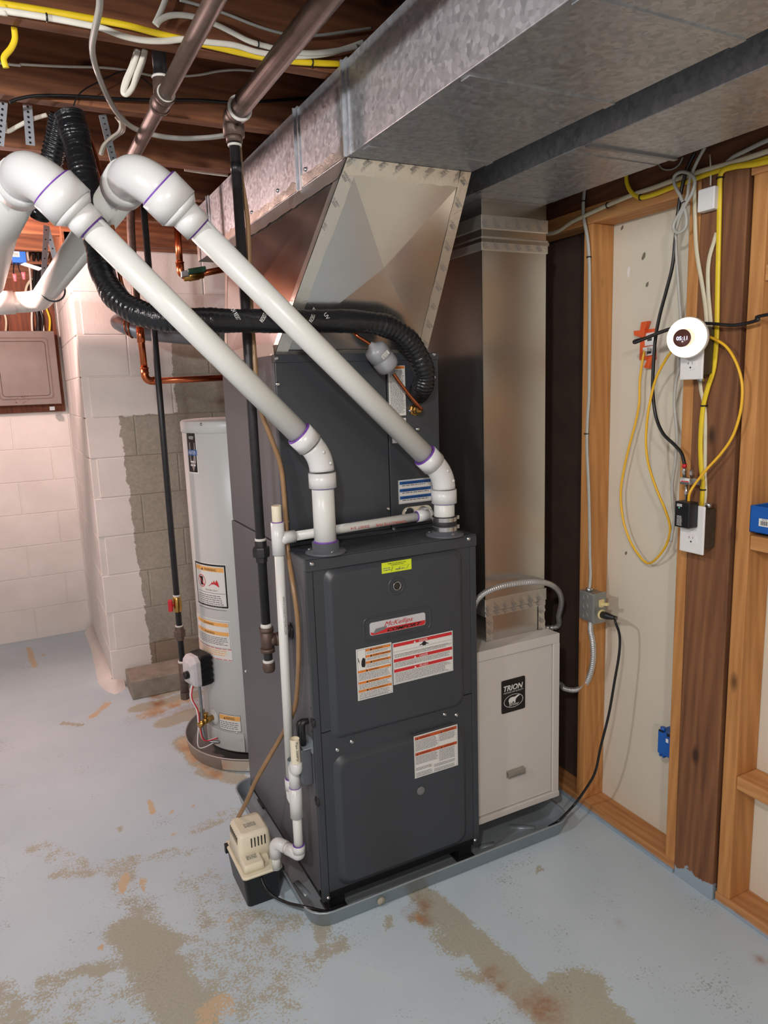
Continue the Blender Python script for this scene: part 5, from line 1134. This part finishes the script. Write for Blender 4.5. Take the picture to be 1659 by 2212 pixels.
# blue boxes
bb = thing('blue_electrical_box', 'blue plastic electrical box resting on the middle blocking at the right edge', 'electrical box', px(1630, 1150, x=1.03))
y1_ = px(*zA(1530, 1380), x=XW).y; zb_ = px(*zA(1530, 1462), x=XW).z; zt2 = px(*zA(1530, 1275), x=XW).z
m = MB(); m.box(XW, XW+.003, y1_-.1, y1_, zb_, zt2); m.box(XW, XW+.075, y1_-.003, y1_, zb_, zt2); m.box(XW, XW+.075, y1_-.1, y1_-.097, zb_, zt2); m.box(XW, XW+.075, y1_-.1, y1_, zb_, zb_+.003); m.box(XW+.072, XW+.075, y1_-.1, y1_, zb_, zt2); m.build('shell', m_blue, bb, .001)
D = Decal(on_x(y1_, zt2, XW), bb, .0004); D.rect('barcode_label', m_sticker, .026, .03, .06, .05); [D.rect('bar', m_inkblack, .031+.003*i, .036, .0322+.003*i+.0008*(i % 2), .047, 2) for i in range(8)]; D.text('barcode_number', m_inkblack, 'B114', .036, .035, .012, .004); D.done()
bl = thing('blue_electrical_box', 'blue plastic wall box nailed low on the second stud', 'electrical box', px(1435, 1600, x=XW))
P = [px(*z2(a, b), x=XW+.012) for a, b in ((790, 1095), (862, 1085), (862, 1285), (792, 1255))]
yl, yr = P[0].y, -.317
m = MB(); m.box(XW+.012, XW+.075, yr, yl, P[2].z+.004, P[0].z); m.build('shell', m_blue, bl, .002)
for (a, b, c_, d_2) in ((795, 1090, 822, 1115), (845, 1118, 862, 1145)):
    q0, q1 = px(*z2(a, b), x=XW+.0115), px(*z2(c_, d_2), x=XW+.0115); MB().box(XW+.0112, XW+.013, q1.y, q0.y, q1.z, q0.z).build('knockout', m_inkblack, bl)
for yy in (yl-.008, yl-.02, yr+.008): MB().box(XW+.014, XW+.03, yy-.003, yy+.003, P[2].z-.006, P[2].z+.006).build('rib', m_blue, bl)
q0 = px(*z2(848, 1165), x=XW+.0115); MB().box(XW+.0105, XW+.0125, q0.y-.004, q0.y+.005, q0.z-.006, q0.z+.006).build('nail_tab', m_plate, bl)
MB().tube([V(XW+.02, yl-.012, P[0].z-.002), V(XW+.02, yl-.012, P[0].z+.012)], .008, 8).build('clamp_ear', m_blue, bl)

# ================================================================== CABLES
def cable(pts, r, mat, name, label, cat='cable', flat=None, up=None, staples=(), par=None, n=10, k=8):
    if pts[0].z > 2.2 and pts[0].x < -.585 and pts[0].y < .6: pts = [V(-1.9, pts[0].y, pts[0].z-.006), V(-1.1, pts[0].y, pts[0].z)]+list(pts)   # runs on along the joist beyond the frame
    if pts[-1].y < -.58 and pts[-1].x > .9: pts = list(pts)+[V(1.0, -1.0, pts[-1].z+.01), V(1.0, -2.4, pts[-1].z+.01)]
    if pts[0].y < -.58 and pts[0].x > .9: pts = [V(1.0, -2.4, pts[0].z+.02), V(1.0, -1.0, pts[0].z+.02)]+list(pts)
    p = spl(pts, k); m = MB().tube(p, r, n, True, flat, up)
    if not staples: return tag(m.build(name, mat), label, cat)
    t = thing(name, label, cat, pts[0]); m.build('cable', mat, t)
    for q, ax in staples: MB().ring(q, ax, r*1.35 if not flat else r*max(flat)*1.1, r*.28, 14, 5).build('staple', m_black, t)
    return t
FX = (.55, 1.0)
# right wall
cable([px(*z6(a, b), x=XW-.008) for a, b in ((100, 668), (150, 662), (200, 640), (270, 590), (350, 550), (500, 480), (600, 437), (720, 388), (850, 345), (1000, 290), (1200, 225), (1400, 170), (1560, 120), (1680, 80))], .0068, m_creamcab, 'romex_cable', 'cream cable running along the top plate above the drywall', flat=FX, up=(1, 0, 0), staples=[(px(*z6(530, 467), x=XW-.008), (0, 1, .1))])
cable([px(*z6(a, b), x=XW-.010) for a, b in ((660, 255), (665, 310), (695, 372), (760, 412), (860, 390), (1000, 335), (1150, 280), (1300, 228), (1450, 192), (1560, 165), (1680, 128))], .0066, m_yellowcab, 'romex_cable', 'yellow cable sagging along the top plate of the stud wall', flat=FX, up=(1, 0, 0), staples=[(px(*z6(762, 412), x=XW-.010), (0, 1, .1))])
cable([px(*z6(a, b), x=XW-.012) for a, b in ((1690, 150), (1560, 178), (1420, 195), (1345, 222), (1322, 275), (1318, 420), (1312, 700), (1305, 1000), (1300, 1300))]+[px(*zA(a, b), x=XW-.012) for a, b in ((1293, 160), (1275, 320), (1235, 450), (1205, 570), (1190, 700), (1183, 850), (1188, 1000), (1198, 1120), (1190, 1300))], .0072, m_yellowcab, 'romex_cable', 'yellow cable running down the brown post between the outlets', flat=FX, up=(1, 0, 0), staples=[(px(*z6(1320, 275), x=XW-.012), (0, 0, 1)), (px(*zA(1208, 575), x=XW-.012), (0, 0, 1)), (px(*zA(1200, 1165), x=XW-.012), (0, 0, 1))])
cable([px(*z6(a, b), x=XW-.009) for a, b in ((1140, 285), (1142, 420), (1150, 700), (1165, 850), (1195, 1020), (1218, 1180), (1228, 1320), (1225, 1380))], .0062, m_creamcab, 'romex_cable', 'left cream cable entering the top of the upper outlet box', flat=FX, up=(1, 0, 0))
cable([px(*z6(a, b), x=XW-.009) for a, b in ((1297, 660), (1280, 720), (1248, 830), (1236, 940), (1240, 1100), (1252, 1240), (1255, 1320), (1230, 1370))], .0062, m_creamcab, 'romex_cable', 'right cream cable curving from the yellow cable into the upper outlet box', flat=FX, up=(1, 0, 0))
cable([px(*zA(a, b), x=XW-.007) for a, b in ((1182, 395), (1188, 470), (1205, 545), (1217, 650), (1217, 850), (1215, 1050), (1218, 1200), (1205, 1300))], .006, m_creamcab, 'romex_cable', 'cream cable between the upper and lower outlet boxes', flat=FX, up=(1, 0, 0))
cable([px(*z6(a, b), x=XW-.008) for a, b in ((366, 365), (358, 460), (362, 560), (385, 680), (398, 820), (402, 1000), (402, 1300), (400, 1640))]+[px(*zA(a, b), x=XW-.008) for a, b in ((398, 500), (386, 700), (384, 880), (396, 1150), (402, 1400), (405, 1640))]+[px(*z2(365, 120), x=XW-.012), V((jx0+jx1)/2-.01, .012, jz1+.008)], .0064, m_greycab, 'romex_cable', 'pale grey cable running down the first stud to the switch box', flat=FX, up=(1, 0, 0), staples=[(px(*zA(381, 772), x=XW-.008), (0, 0, 1)), (px(*z6(358, 440), x=XW-.008), (0, 0, 1)), (px(*z6(398, 832), x=XW-.008), (0, 0, 1))])
cable([px(*z6(a, b), x=XW-.02) for a, b in ((1145, 95), (1090, 210), (1050, 360), (1020, 560), (1005, 720), (985, 900), (940, 1080), (895, 1250), (865, 1420), (850, 1640))]+[px(*zA(a, b), x=xx) for a, b, xx in ((848, 480, 1.0), (870, 650, 1.0), (920, 770, .995), (1000, 850, .99), (1050, 910, .985), (1071, 990, .98))], .0048, m_cord, 'coax_cable', 'black coaxial cable hanging from the beam to the silver splitter')
cable([px(*z6(a, b), x=xx) for a, b, xx in ((1215, 60, 1.0), (1160, 160, .998), (1110, 280, .995), (1092, 400, .99), (1050, 500, .985), (1005, 580, .985), (995, 635, .985), (1030, 662, .985), (1080, 620, .985), (1082, 530, .985), (1050, 420, .988), (1005, 330, .99), (1000, 265, .99), (1050, 232, .988), (1115, 250, .985), (1145, 300, .985), (1125, 380, .982), (1075, 470, .982), (1030, 580, .99), (1010, 700, 1.0), (1020, 900, 1.005), (1035, 1120, 1.008), (1045, 1280, 1.008))]+[px(*zA(a, b), x=1.01) for a, b in ((1040, 260), (1010, 420), (1000, 560), (1012, 700), (1018, 820), (1005, 980), (985, 1130), (990, 1280), (1000, 1370), (975, 1530))], .0044, m_greycab, 'grey_cable', 'grey cable tied in a loop and hanging beside the brown post', staples=[(px(*z6(1065, 450), x=.985), (0, .4, 1))])
net = [px(*zA(a, b), x=xx) for a, b, xx in ((790, 185, XD-.028), (775, 260, XD-.03), (757, 400, XD-.03), (752, 560, XD-.03), (725, 700, XD-.03), (680, 870, XD-.03), (640, 1050, XD-.03), (622, 1200, XD-.03), (640, 1380, XD-.03), (690, 1530, XD-.03), (760, 1640, XD-.03))]+[px(1401, 1217, x=XD-.032)]+[px(*zA(a, b), x=xx) for a, b, xx in ((880, 1645, 1.06), (945, 1550, 1.05), (970, 1440, 1.04), (940, 1320, 1.03), (890, 1200, 1.02), (845, 1080, 1.01), (812, 960, 1.0), (800, 830, .995), (808, 680, .99), (830, 540, .985), (868, 390, .98), (925, 275, .97), (990, 185, .955))]
net += [px(*zA(a, b), x=xx) for a, b, xx in ((1100, 120, .978), (1215, 88, .985), (1300, 115, .985), (1370, 165, .985), (1430, 260, .985), (1470, 380, .985), (1478, 500, .985), (1460, 640, .985), (1410, 790, .985), (1330, 910, .98), (1230, 1020, .975), (1150, 1120, .97), (1108, 1190, .96), (1100, 1248, .945))]
cable(net, .0036, m_yelnet, 'network_cable', 'thin yellow network cable looping from the orange bracket to the black adapter')
cable([px(*z6(a, b), x=xx) for a, b, xx in ((1000, 1330, .955), (900, 1365, .965), (800, 1405, .97), (725, 1435, .975), (722, 1422, .978), (800, 1400, .985), (900, 1360, .985), (1010, 1325, .98), (1120, 1302, .975), (1250, 1300, .975), (1400, 1312, .98), (1500, 1300, .985), (1590, 1275, .985), (1690, 1232, .985))], .0042, m_cord, 'black_cable', 'black cable passing behind the round lamp to the right edge')
cable([px(*z6(a, b), x=XW-.003) for a, b in ((1370, 165), (1420, 125), (1500, 85), (1600, 35), (1680, 0))], .0058, m_greycab, 'romex_cable', 'short grey cable climbing to the right above the yellow cable', flat=FX, up=(1, 0, 0))
cable([px(*z6(a, b), x=XW+.004) for a, b in ((890, 180), (920, 212), (980, 215), (1030, 185), (1060, 130))], .002, m_greycab, 'thin_wire', 'thin grey wire hanging in an arc under the return duct', n=6)

# ceiling cables on the joists
YJ = -.010
cable([px(*z1(a, b), y=YJ) for a, b in ((-120, 15), (0, 25), (200, 55), (500, 105), (800, 160), (1000, 212), (1180, 255), (1400, 305), (1655, 362), (1900, 395), (2180, 410))], .0072, m_yellowcab, 'romex_cable', 'yellow cable stapled along the nearest ceiling joist', flat=FX, up=(0, 1, 0), staples=[(px(*z1(1995, 402), y=YJ), (1, 0, 0))])
cable([px(*z1(a, b), y=YJ-.006) for a, b in ((-120, 55), (0, 66), (290, 110), (480, 145), (650, 180), (780, 228), (920, 258), (1060, 262), (1180, 252), (1330, 270), (1500, 290), (1655, 335), (1850, 360), (2050, 350), (2200, 315), (2330, 270))], .0066, m_whitecab, 'romex_cable', 'white cable winding along the nearest joist below the yellow cable', flat=FX, up=(0, 1, 0), staples=[(px(*z1(298, 112), y=YJ-.006), (1, 0, 0))])
cable([px(*z1(a, b), y=YJ-.004) for a, b in ((1065, -20), (1030, 70), (990, 155))], .006, m_whitecab, 'romex_cable', 'short white cable entering a hole in the nearest joist from above', flat=FX, up=(0, 1, 0))
cable([px(*z1(a, b), y=YJ-.012) for a, b in ((1000, 162), (1030, 125), (1090, 100), (1180, 98), (1290, 120), (1400, 165), (1500, 215), (1600, 265), (1720, 300), (1850, 330), (2000, 340), (2150, 325), (2290, 300))], .0062, m_whitecab, 'romex_cable', 'white cable arching out of the joist hole towards the duct', flat=FX, up=(0, 1, 0), staples=[(px(*z1(1650, 285), y=YJ-.012), (1, 0, 0))])
cable([px(*z1(a, b), y=YJ) for a, b in ((1150, 0), (1280, 35), (1450, 90), (1600, 150), (1750, 200), (1900, 230), (2050, 225), (2200, 205), (2380, 180))], .0035, m_greycab, 'thin_cable', 'thin grey cable high on the nearest joist above the iron pipes', n=8)
cable([px(*z1(a, b), z=zz_) for a, b, zz_ in ((700, -500, 2.254), (645, -60, 2.252), (635, 60, 2.25), (605, 200, 2.25), (590, 300, 2.25), (605, 400, 2.25), (650, 530, 2.248), (700, 640, 2.248), (760, 735, 2.246), (850, 815, 2.24), (980, 862, 2.235), (1150, 885, 2.23), (1330, 880, 2.23), (1470, 862, 2.23))], .0068, m_greycab, 'thick_grey_cable', 'thick grey cable hanging under the joists from the top edge to the gas pipe')
cable([px(*z1(a, b), y=.418) for a, b in ((-40, 398), (150, 412), (400, 425), (650, 432), (800, 448), (990, 485), (1150, 488), (1280, 478), (1400, 455), (1530, 447), (1680, 460))], .0034, m_whitecab, 'thin_cable', 'thin white cable strung across the second joist', n=8)
cable([px(*z1(a, b), y=.412) for a, b in ((60, 655), (120, 632), (250, 612), (500, 616), (750, 632), (1000, 640), (1250, 640), (1500, 655), (1800, 640), (2000, 622), (2120, 615))], .0042, m_cord, 'black_cable', 'black cable along the face of the second joist')
cable([px(*z1(a, b), y=.40) for a, b in ((470, 680), (500, 610), (560, 560), (620, 530), (700, 490), (790, 455), (880, 480), (980, 555))], .0018, m_cord, 'thin_wire', 'thin black wire curling below the second joist', n=6)
for k_, (dx, dm) in enumerate(((0, 'inner'), (30, 'outer'))):
    cable([px(*z1(a, b), y=.06+.02*k_) for a, b in ((885-dx*.3, 318), (855-dx*.4, 420), (815-dx*.5, 520), (792-dx*.2, 590), (810, 604), (845, 560+dx*.3), (872+dx*.4, 480), (905+dx*.4, 390), (925+dx*.2, 318))], .0055, m_whitecab, 'romex_cable', dm+' loop of the doubled white cable hanging behind the nearest joist', flat=FX, up=(0, 1, 0))
cable([px(*z1(a, b), y=.51) for a, b in ((30, 780), (45, 840), (110, 810), (200, 765), (300, 735))], .0055, m_whitecab, 'romex_cable', 'short white cable bent around the left steel straps', flat=FX, up=(0, 1, 0))
for k_, dx in enumerate((0, 26, 50)):
    cable([px(*z1(a, b), y=.52+.01*k_) for a, b in ((740+dx, 745), (770+dx*.5, 790), (760+dx*.6, 840), (710+dx*.5, 880), (660+dx*.3, 930), (640+dx*.2, 990))], .004, m_whitecab, 'romex_cable', ('left', 'middle', 'right')[k_]+' white cable of three dropping beside the perforated strap', n=8)
cable([px(*z1(a, b), y=YJ+.06) for a, b in ((90, 175), (95, 250), (70, 310), (25, 370), (40, 435))], .0062, m_yellowcab, 'romex_cable', 'short yellow cable dropping below the nearest joist at the left edge', flat=FX, up=(0, 1, 0))
cable([px(*z1(a, b), y=.93) for a, b in ((1180, 1085), (1280, 1100), (1400, 1115), (1460, 1122))], .0055, m_whitecab, 'romex_cable', 'white cable on the third joist behind the gas pipe', flat=FX, up=(0, 1, 0))

# perforated straps
def strap(p0, p1, w, label, nrm=(0, -1, 0), holes=8):
    t = thing('steel_strap', label, 'strap', p0); p0, p1 = Vector(p0), Vector(p1); d = p1-p0; s_ = d.cross(Vector(nrm)).normalized()*w; th = Vector(nrm).normalized()*.0012
    MB().obox((p0+p1)/2, d/2, s_, th).build('band', m_strap, t)
    for i in range(holes): MB().lathe([(.0032, 0), (.0032, .0003), (0, .0003)], p0+d*((i+.5)/holes)+Vector(nrm)*.0013, nrm, 8).build('hole', m_inkblack, t)
strap(px(*z1(175, 668), y=.49), px(*z1(195, 930), y=.49), .011, 'perforated steel strap hanging in the middle of the left joist bay')
strap(px(*z1(20, 648), y=.49), px(*z1(-5, 930), y=.49), .011, 'perforated steel strap at the left edge of the photo under the second joist')
strap(px(*z1(655, 735), y=.49), px(*z1(735, 1060), y=.56), .010, 'perforated steel strap slanting between black line and right vent elbow', holes=9)
strap(px(100, 487, y=1.55), px(94, 610, y=1.5), .010, 'perforated steel strap hanging straight in front of the panel wires', holes=6)
strap(px(101, 490, y=1.56), px(121, 565, y=1.56), .010, 'dark steel strap slanting to the far vent pipe', holes=4)

# ================================================================== FAR CORNER: panel, copper, vent
bbd = MB().box(-1.0, -.335, 3.145, 3.168, 1.42, 2.2).build('backboard', m_ply); tag(bbd, 'brown plywood backboard behind the electrical panel on the painted wall', 'board')
pn = thing('electrical_panel', 'grey metal electrical panel on the plywood backboard at the left edge', 'electrical panel', (-.54, 3.1, 1.47))
PY = 3.05; a = px(0, 715, y=PY); b = px(117, 715, y=PY); c = px(133, 872, y=PY)
pxr, pz1, pz0 = (b.x+c.x)/2, b.z, c.z; pxl = pxr-.36
MB().box(pxl+.006, pxr-.006, PY+.006, 3.146, pz0+.006, pz1-.006).build('box', m_panelgrey, pn)
MB().box(pxl, pxr, PY-.002, PY+.006, pz0, pz1).build('cover', m_panelgrey, pn, .003)
dx0, dx1 = pxl+.03, pxr-.035
dl = MB(); emboss(dl, dx0, dx1, pz0+.03, pz1-.035, .02, PY-.001, PY-.007, .008); dl.build('door', m_panelgrey, pn)
q = [V(x, PY-.0075, z) for x, z in rrect(dx0+.02, dx1-.022, pz0+.052, pz1-.06, .018)]; MB().tube(q+[q[0]], .0016, 6, False).build('door_crease', plain('panel_dark_line', srgb(70, 58, 52), .7), pn)
k = MB(); random.seed(3)
for i in range(26):
    u, v = random.uniform(dx0+.05, dx0+.16), pz0+random.uniform(.012, .05); k.add([V(u, PY-.0028 if v < pz0+.03 else PY-.0082, v), V(u+random.uniform(.002, .012), PY-.0028 if v < pz0+.03 else PY-.0082, v+.001), V(u+.004, PY-.0028 if v < pz0+.03 else PY-.0082, v+random.uniform(.001, .005))], [(0, 1, 2)])
rs = k.build('rust_flakes', plain('rust', srgb(92, 52, 34), .8), pn); rs['kind'] = 'stuff'
pb = px(112, 880, y=PY); MB().box(pb.x-.014, pb.x+.016, PY-.01, PY+.03, pb.z-.018, pb.z+.006).build('door_catch', m_steel, pn, .002)
wires = ((12, 8, m_creamcab, 'far left cream'), (70, 73, m_whitecab, 'centre white'), (79, 80, m_cord, 'first black'), (84, 85, m_cord, 'second black'), (89, 89, m_cord, 'third black'), (95, 94, m_whitecab, 'right white'), (106, 103, m_yellowcab, 'right yellow'))
for k_, (ub, ut, mm, nm) in enumerate(wires):
    cable([px(ub, 722, y=3.11), px((ub+ut)/2+3*(-1)**k_, 690, y=3.125), px(ut-4, 660, y=3.13), px(ut-6, 620, y=3.13), px(ut-12+3*k_, 580, y=3.05), px(ut-20+6*k_, 545, y=2.95)], .0062 if mm is not m_cord else .009, mm, 'panel_cable', nm+' cable entering the top of the electrical panel', n=8)
cable([px(a, b, y=3.115) for a, b in ((55, 660), (56, 625), (66, 605), (82, 595), (95, 600), (90, 640))], .007, m_creamcab, 'panel_cable', 'cream cable bending over the bundle above the panel', n=8)
bx2 = px(45, 555, y=2.5)
bq = thing('blue_electrical_box', 'blue ceiling box with barcode label above the panel wires', 'electrical box', bx2)
P = [px(u, v, y=2.5) for u, v in ((24, 542), (55, 543), (56, 568), (24, 570))]
MB().box(P[0].x, P[1].x, 2.5, 2.568, P[2].z, P[0].z).build('shell', m_blue, bq, .002)
D = Decal(on_y(P[0].x, P[0].z, 2.5), bq, .0006); wq, hq = P[1].x-P[0].x, P[0].z-P[2].z; D.rect('barcode_label', m_sticker, .08*wq, .03*hq, .55*wq, .5*hq); [D.rect('bar', m_inkblack, (.14+.05*i)*wq, .15*hq, (.165+.05*i)*wq, .42*hq, 2) for i in range(7)]; D.done()
P = [px(u, v, y=2.49) for u, v in ((44, 571), (54, 567), (92, 579), (84, 584))]
tag(MB().prism(P, (0, .02, 0)).build('box_cover', m_plate), 'white box cover plate hanging below the far blue box', 'cover plate')
for k_, (a, b, c_, d_2) in enumerate(((31, 564, 33, 608), (38, 564, 52, 604))):
    t = thing('wire_nut', ('left', 'right')[k_]+' pink wire connector hanging under the far blue box', 'wire connector', px(c_, d_2, y=2.48)); MB().tube(spl([px(a, b, y=2.52), px((a+c_)/2-3, (b+d_2)/2, y=2.49), px(c_, d_2-6, y=2.48)]), .003, 6).build('wire', m_cord, t); MB().lathe([(.006, 0), (.008, .02), (.011, .035)], px(c_, d_2, y=2.48), (0, 0, 1), 8).build('connector', plain('pink_nut', srgb(220, 110, 120), .4), t)
def z4(x, y): return x*.3014, 480+y*.3014
# copper pipes
cp = thing('copper_pipe', 'copper water pipe dropping and turning behind the gas pipe towards the heater', 'pipe', px(*z4(1040, 1090), y=1.5))
Y5 = 1.5; A, Bc, C_ = px(*z4(985, 600), y=Y5), px(*z4(1043, 1140), y=Y5), px(*z4(1640, 1113), y=Y5)
MB().tube([A, Bc+V(0, 0, .04)], .0143, 14).build('riser', m_copper, cp); MB().tube([Bc+V(.04, 0, 0), C_], .0135, 14).build('branch', m_copper, cp)
k = MB(); k.tube(fillet([Bc+V(-.0, 0, .055), Bc, Bc+V(.055, 0, .002)], .03), .0165, 14)
for q_, ax in ((Bc+V(0, 0, .055), (0, 0, 1)), (Bc+V(.055, 0, .002), (1, 0, 0)), (Bc+V(.035, 0, .001), (1, 0, 0)), (Bc+V(0, 0, .035), (0, 0, 1))): k.ring(q_, ax, .0165, .003, 16, 6)
k.build('press_elbow', m_copper, cp)
q_ = px(*z4(1008, 810), y=Y5); k = MB(); k.tube([q_+V(0, 0, .03), q_+V(0, 0, -.03)], .0168, 14); k.build('press_coupling', m_copper, cp)
cp2 = thing('copper_pipe', 'copper water pipe with green ball valve under the duct end', 'pipe', px(*z4(1290, 340), y=1.5))
A, Bc, C_ = px(*z4(1270, 40), y=Y5), px(*z4(1296, 385), y=Y5), px(*z4(1700, 320), y=Y5)
MB().tube([A, Bc+V(0, 0, .04)], .0143, 14).build('riser', m_copper, cp2); MB().tube([Bc+V(.03, 0, 0), C_], .0135, 14).build('branch', m_copper, cp2)
k = MB(); k.tube(fillet([Bc+V(0, 0, .055), Bc, Bc+V(.05, 0, .002)], .03), .0168, 14); k.ring(Bc+V(0, 0, .055), (0, 0, 1), .0165, .003, 16, 6); k.build('press_elbow', m_copper, cp2)
vb = px(*z4(1385, 382), y=Y5); dd_ = (C_-Bc).normalized(); MB().lathe([(.015, -.045), (.019, -.04), (.019, -.025), (.022, -.02), (.022, .02), (.019, .025), (.019, .04), (.015, .045)], vb, dd_, 12).build('ball_valve', m_brass, cp2)
vh = px(*z4(1410, 345), y=Y5-.03); MB().obox(vh, dd_*.04, V(0, .008, 0), V(0, 0, .012)).build('valve_handle', m_greenpl, cp2, .005); MB().obox(vh-dd_*.05+V(0, .01, -.006), dd_*.018, V(0, .01, 0), V(0, 0, .013)).build('valve_stem', m_steel, cp2, .002)
cable([px(282, 450, y=1.6), px(284, 520, y=1.6), px(292, 620, y=1.6), px(298, 700, y=1.6)], .0175, m_ironbrown, 'dark_pipe', 'dark vertical pipe behind the refrigerant line bend', 'pipe')
fv = thing('flue_connector', 'dusty galvanized vent pipe crossing behind the furnace below the black line', 'vent pipe', px(300, 715, y=1.72))
A, Bv = px(262, 700, y=1.72), px(520, 738, y=1.72)
p_ = [A+V(.02, .2, .03), A+V(.0, .06, .01), px(290, 713, y=1.72), px(340, 722, y=1.72), Bv]
MB().tube(spl(p_), .034, 18).build('pipe', m_strap, fv)
for u, v in ((276, 706), (284, 712)): MB().ring(px(u, v, y=1.72), (.8, -.5, 0), .036, .0035, 18, 6).build('crimp_ring', m_copper, fv)
q0 = px(*z4(1610, 820), y=1.6); MB().box(q0.x-.02, q0.x+.05, 1.6, 1.604, q0.z-.02, q0.z+.03).build('hanger_strap', m_strap, fv)

# ------------------------------------------------------------------ repeats carry a common group
import re
GROUPS = {'romex_cable': 'jacketed cables on joists and studs', 'panel_cable': 'cables entering the electrical panel', 'plastic_vent_pipe': 'white vent pipes on the furnace', 'wall_outlet': 'outlet plates on the post',
          'blue_electrical_box': 'blue plastic electrical boxes', 'steel_strap': 'perforated steel straps', 'wire_nut': 'pink wire connectors', 'copper_pipe': 'copper water pipes', 'armored_cable': 'silver armored cables',
          'refrigerant_line': 'black insulated refrigerant lines', 'thin_cable': 'thin cables on the joists', 'thin_wire': 'thin loose wires', 'black_cable': 'loose black cables'}
for o in list(COL.objects):
    st = re.sub(r'\.\d+$', '', o.name)
    if o.parent is None and 'label' in o and st in GROUPS: o['group'] = GROUPS[st]
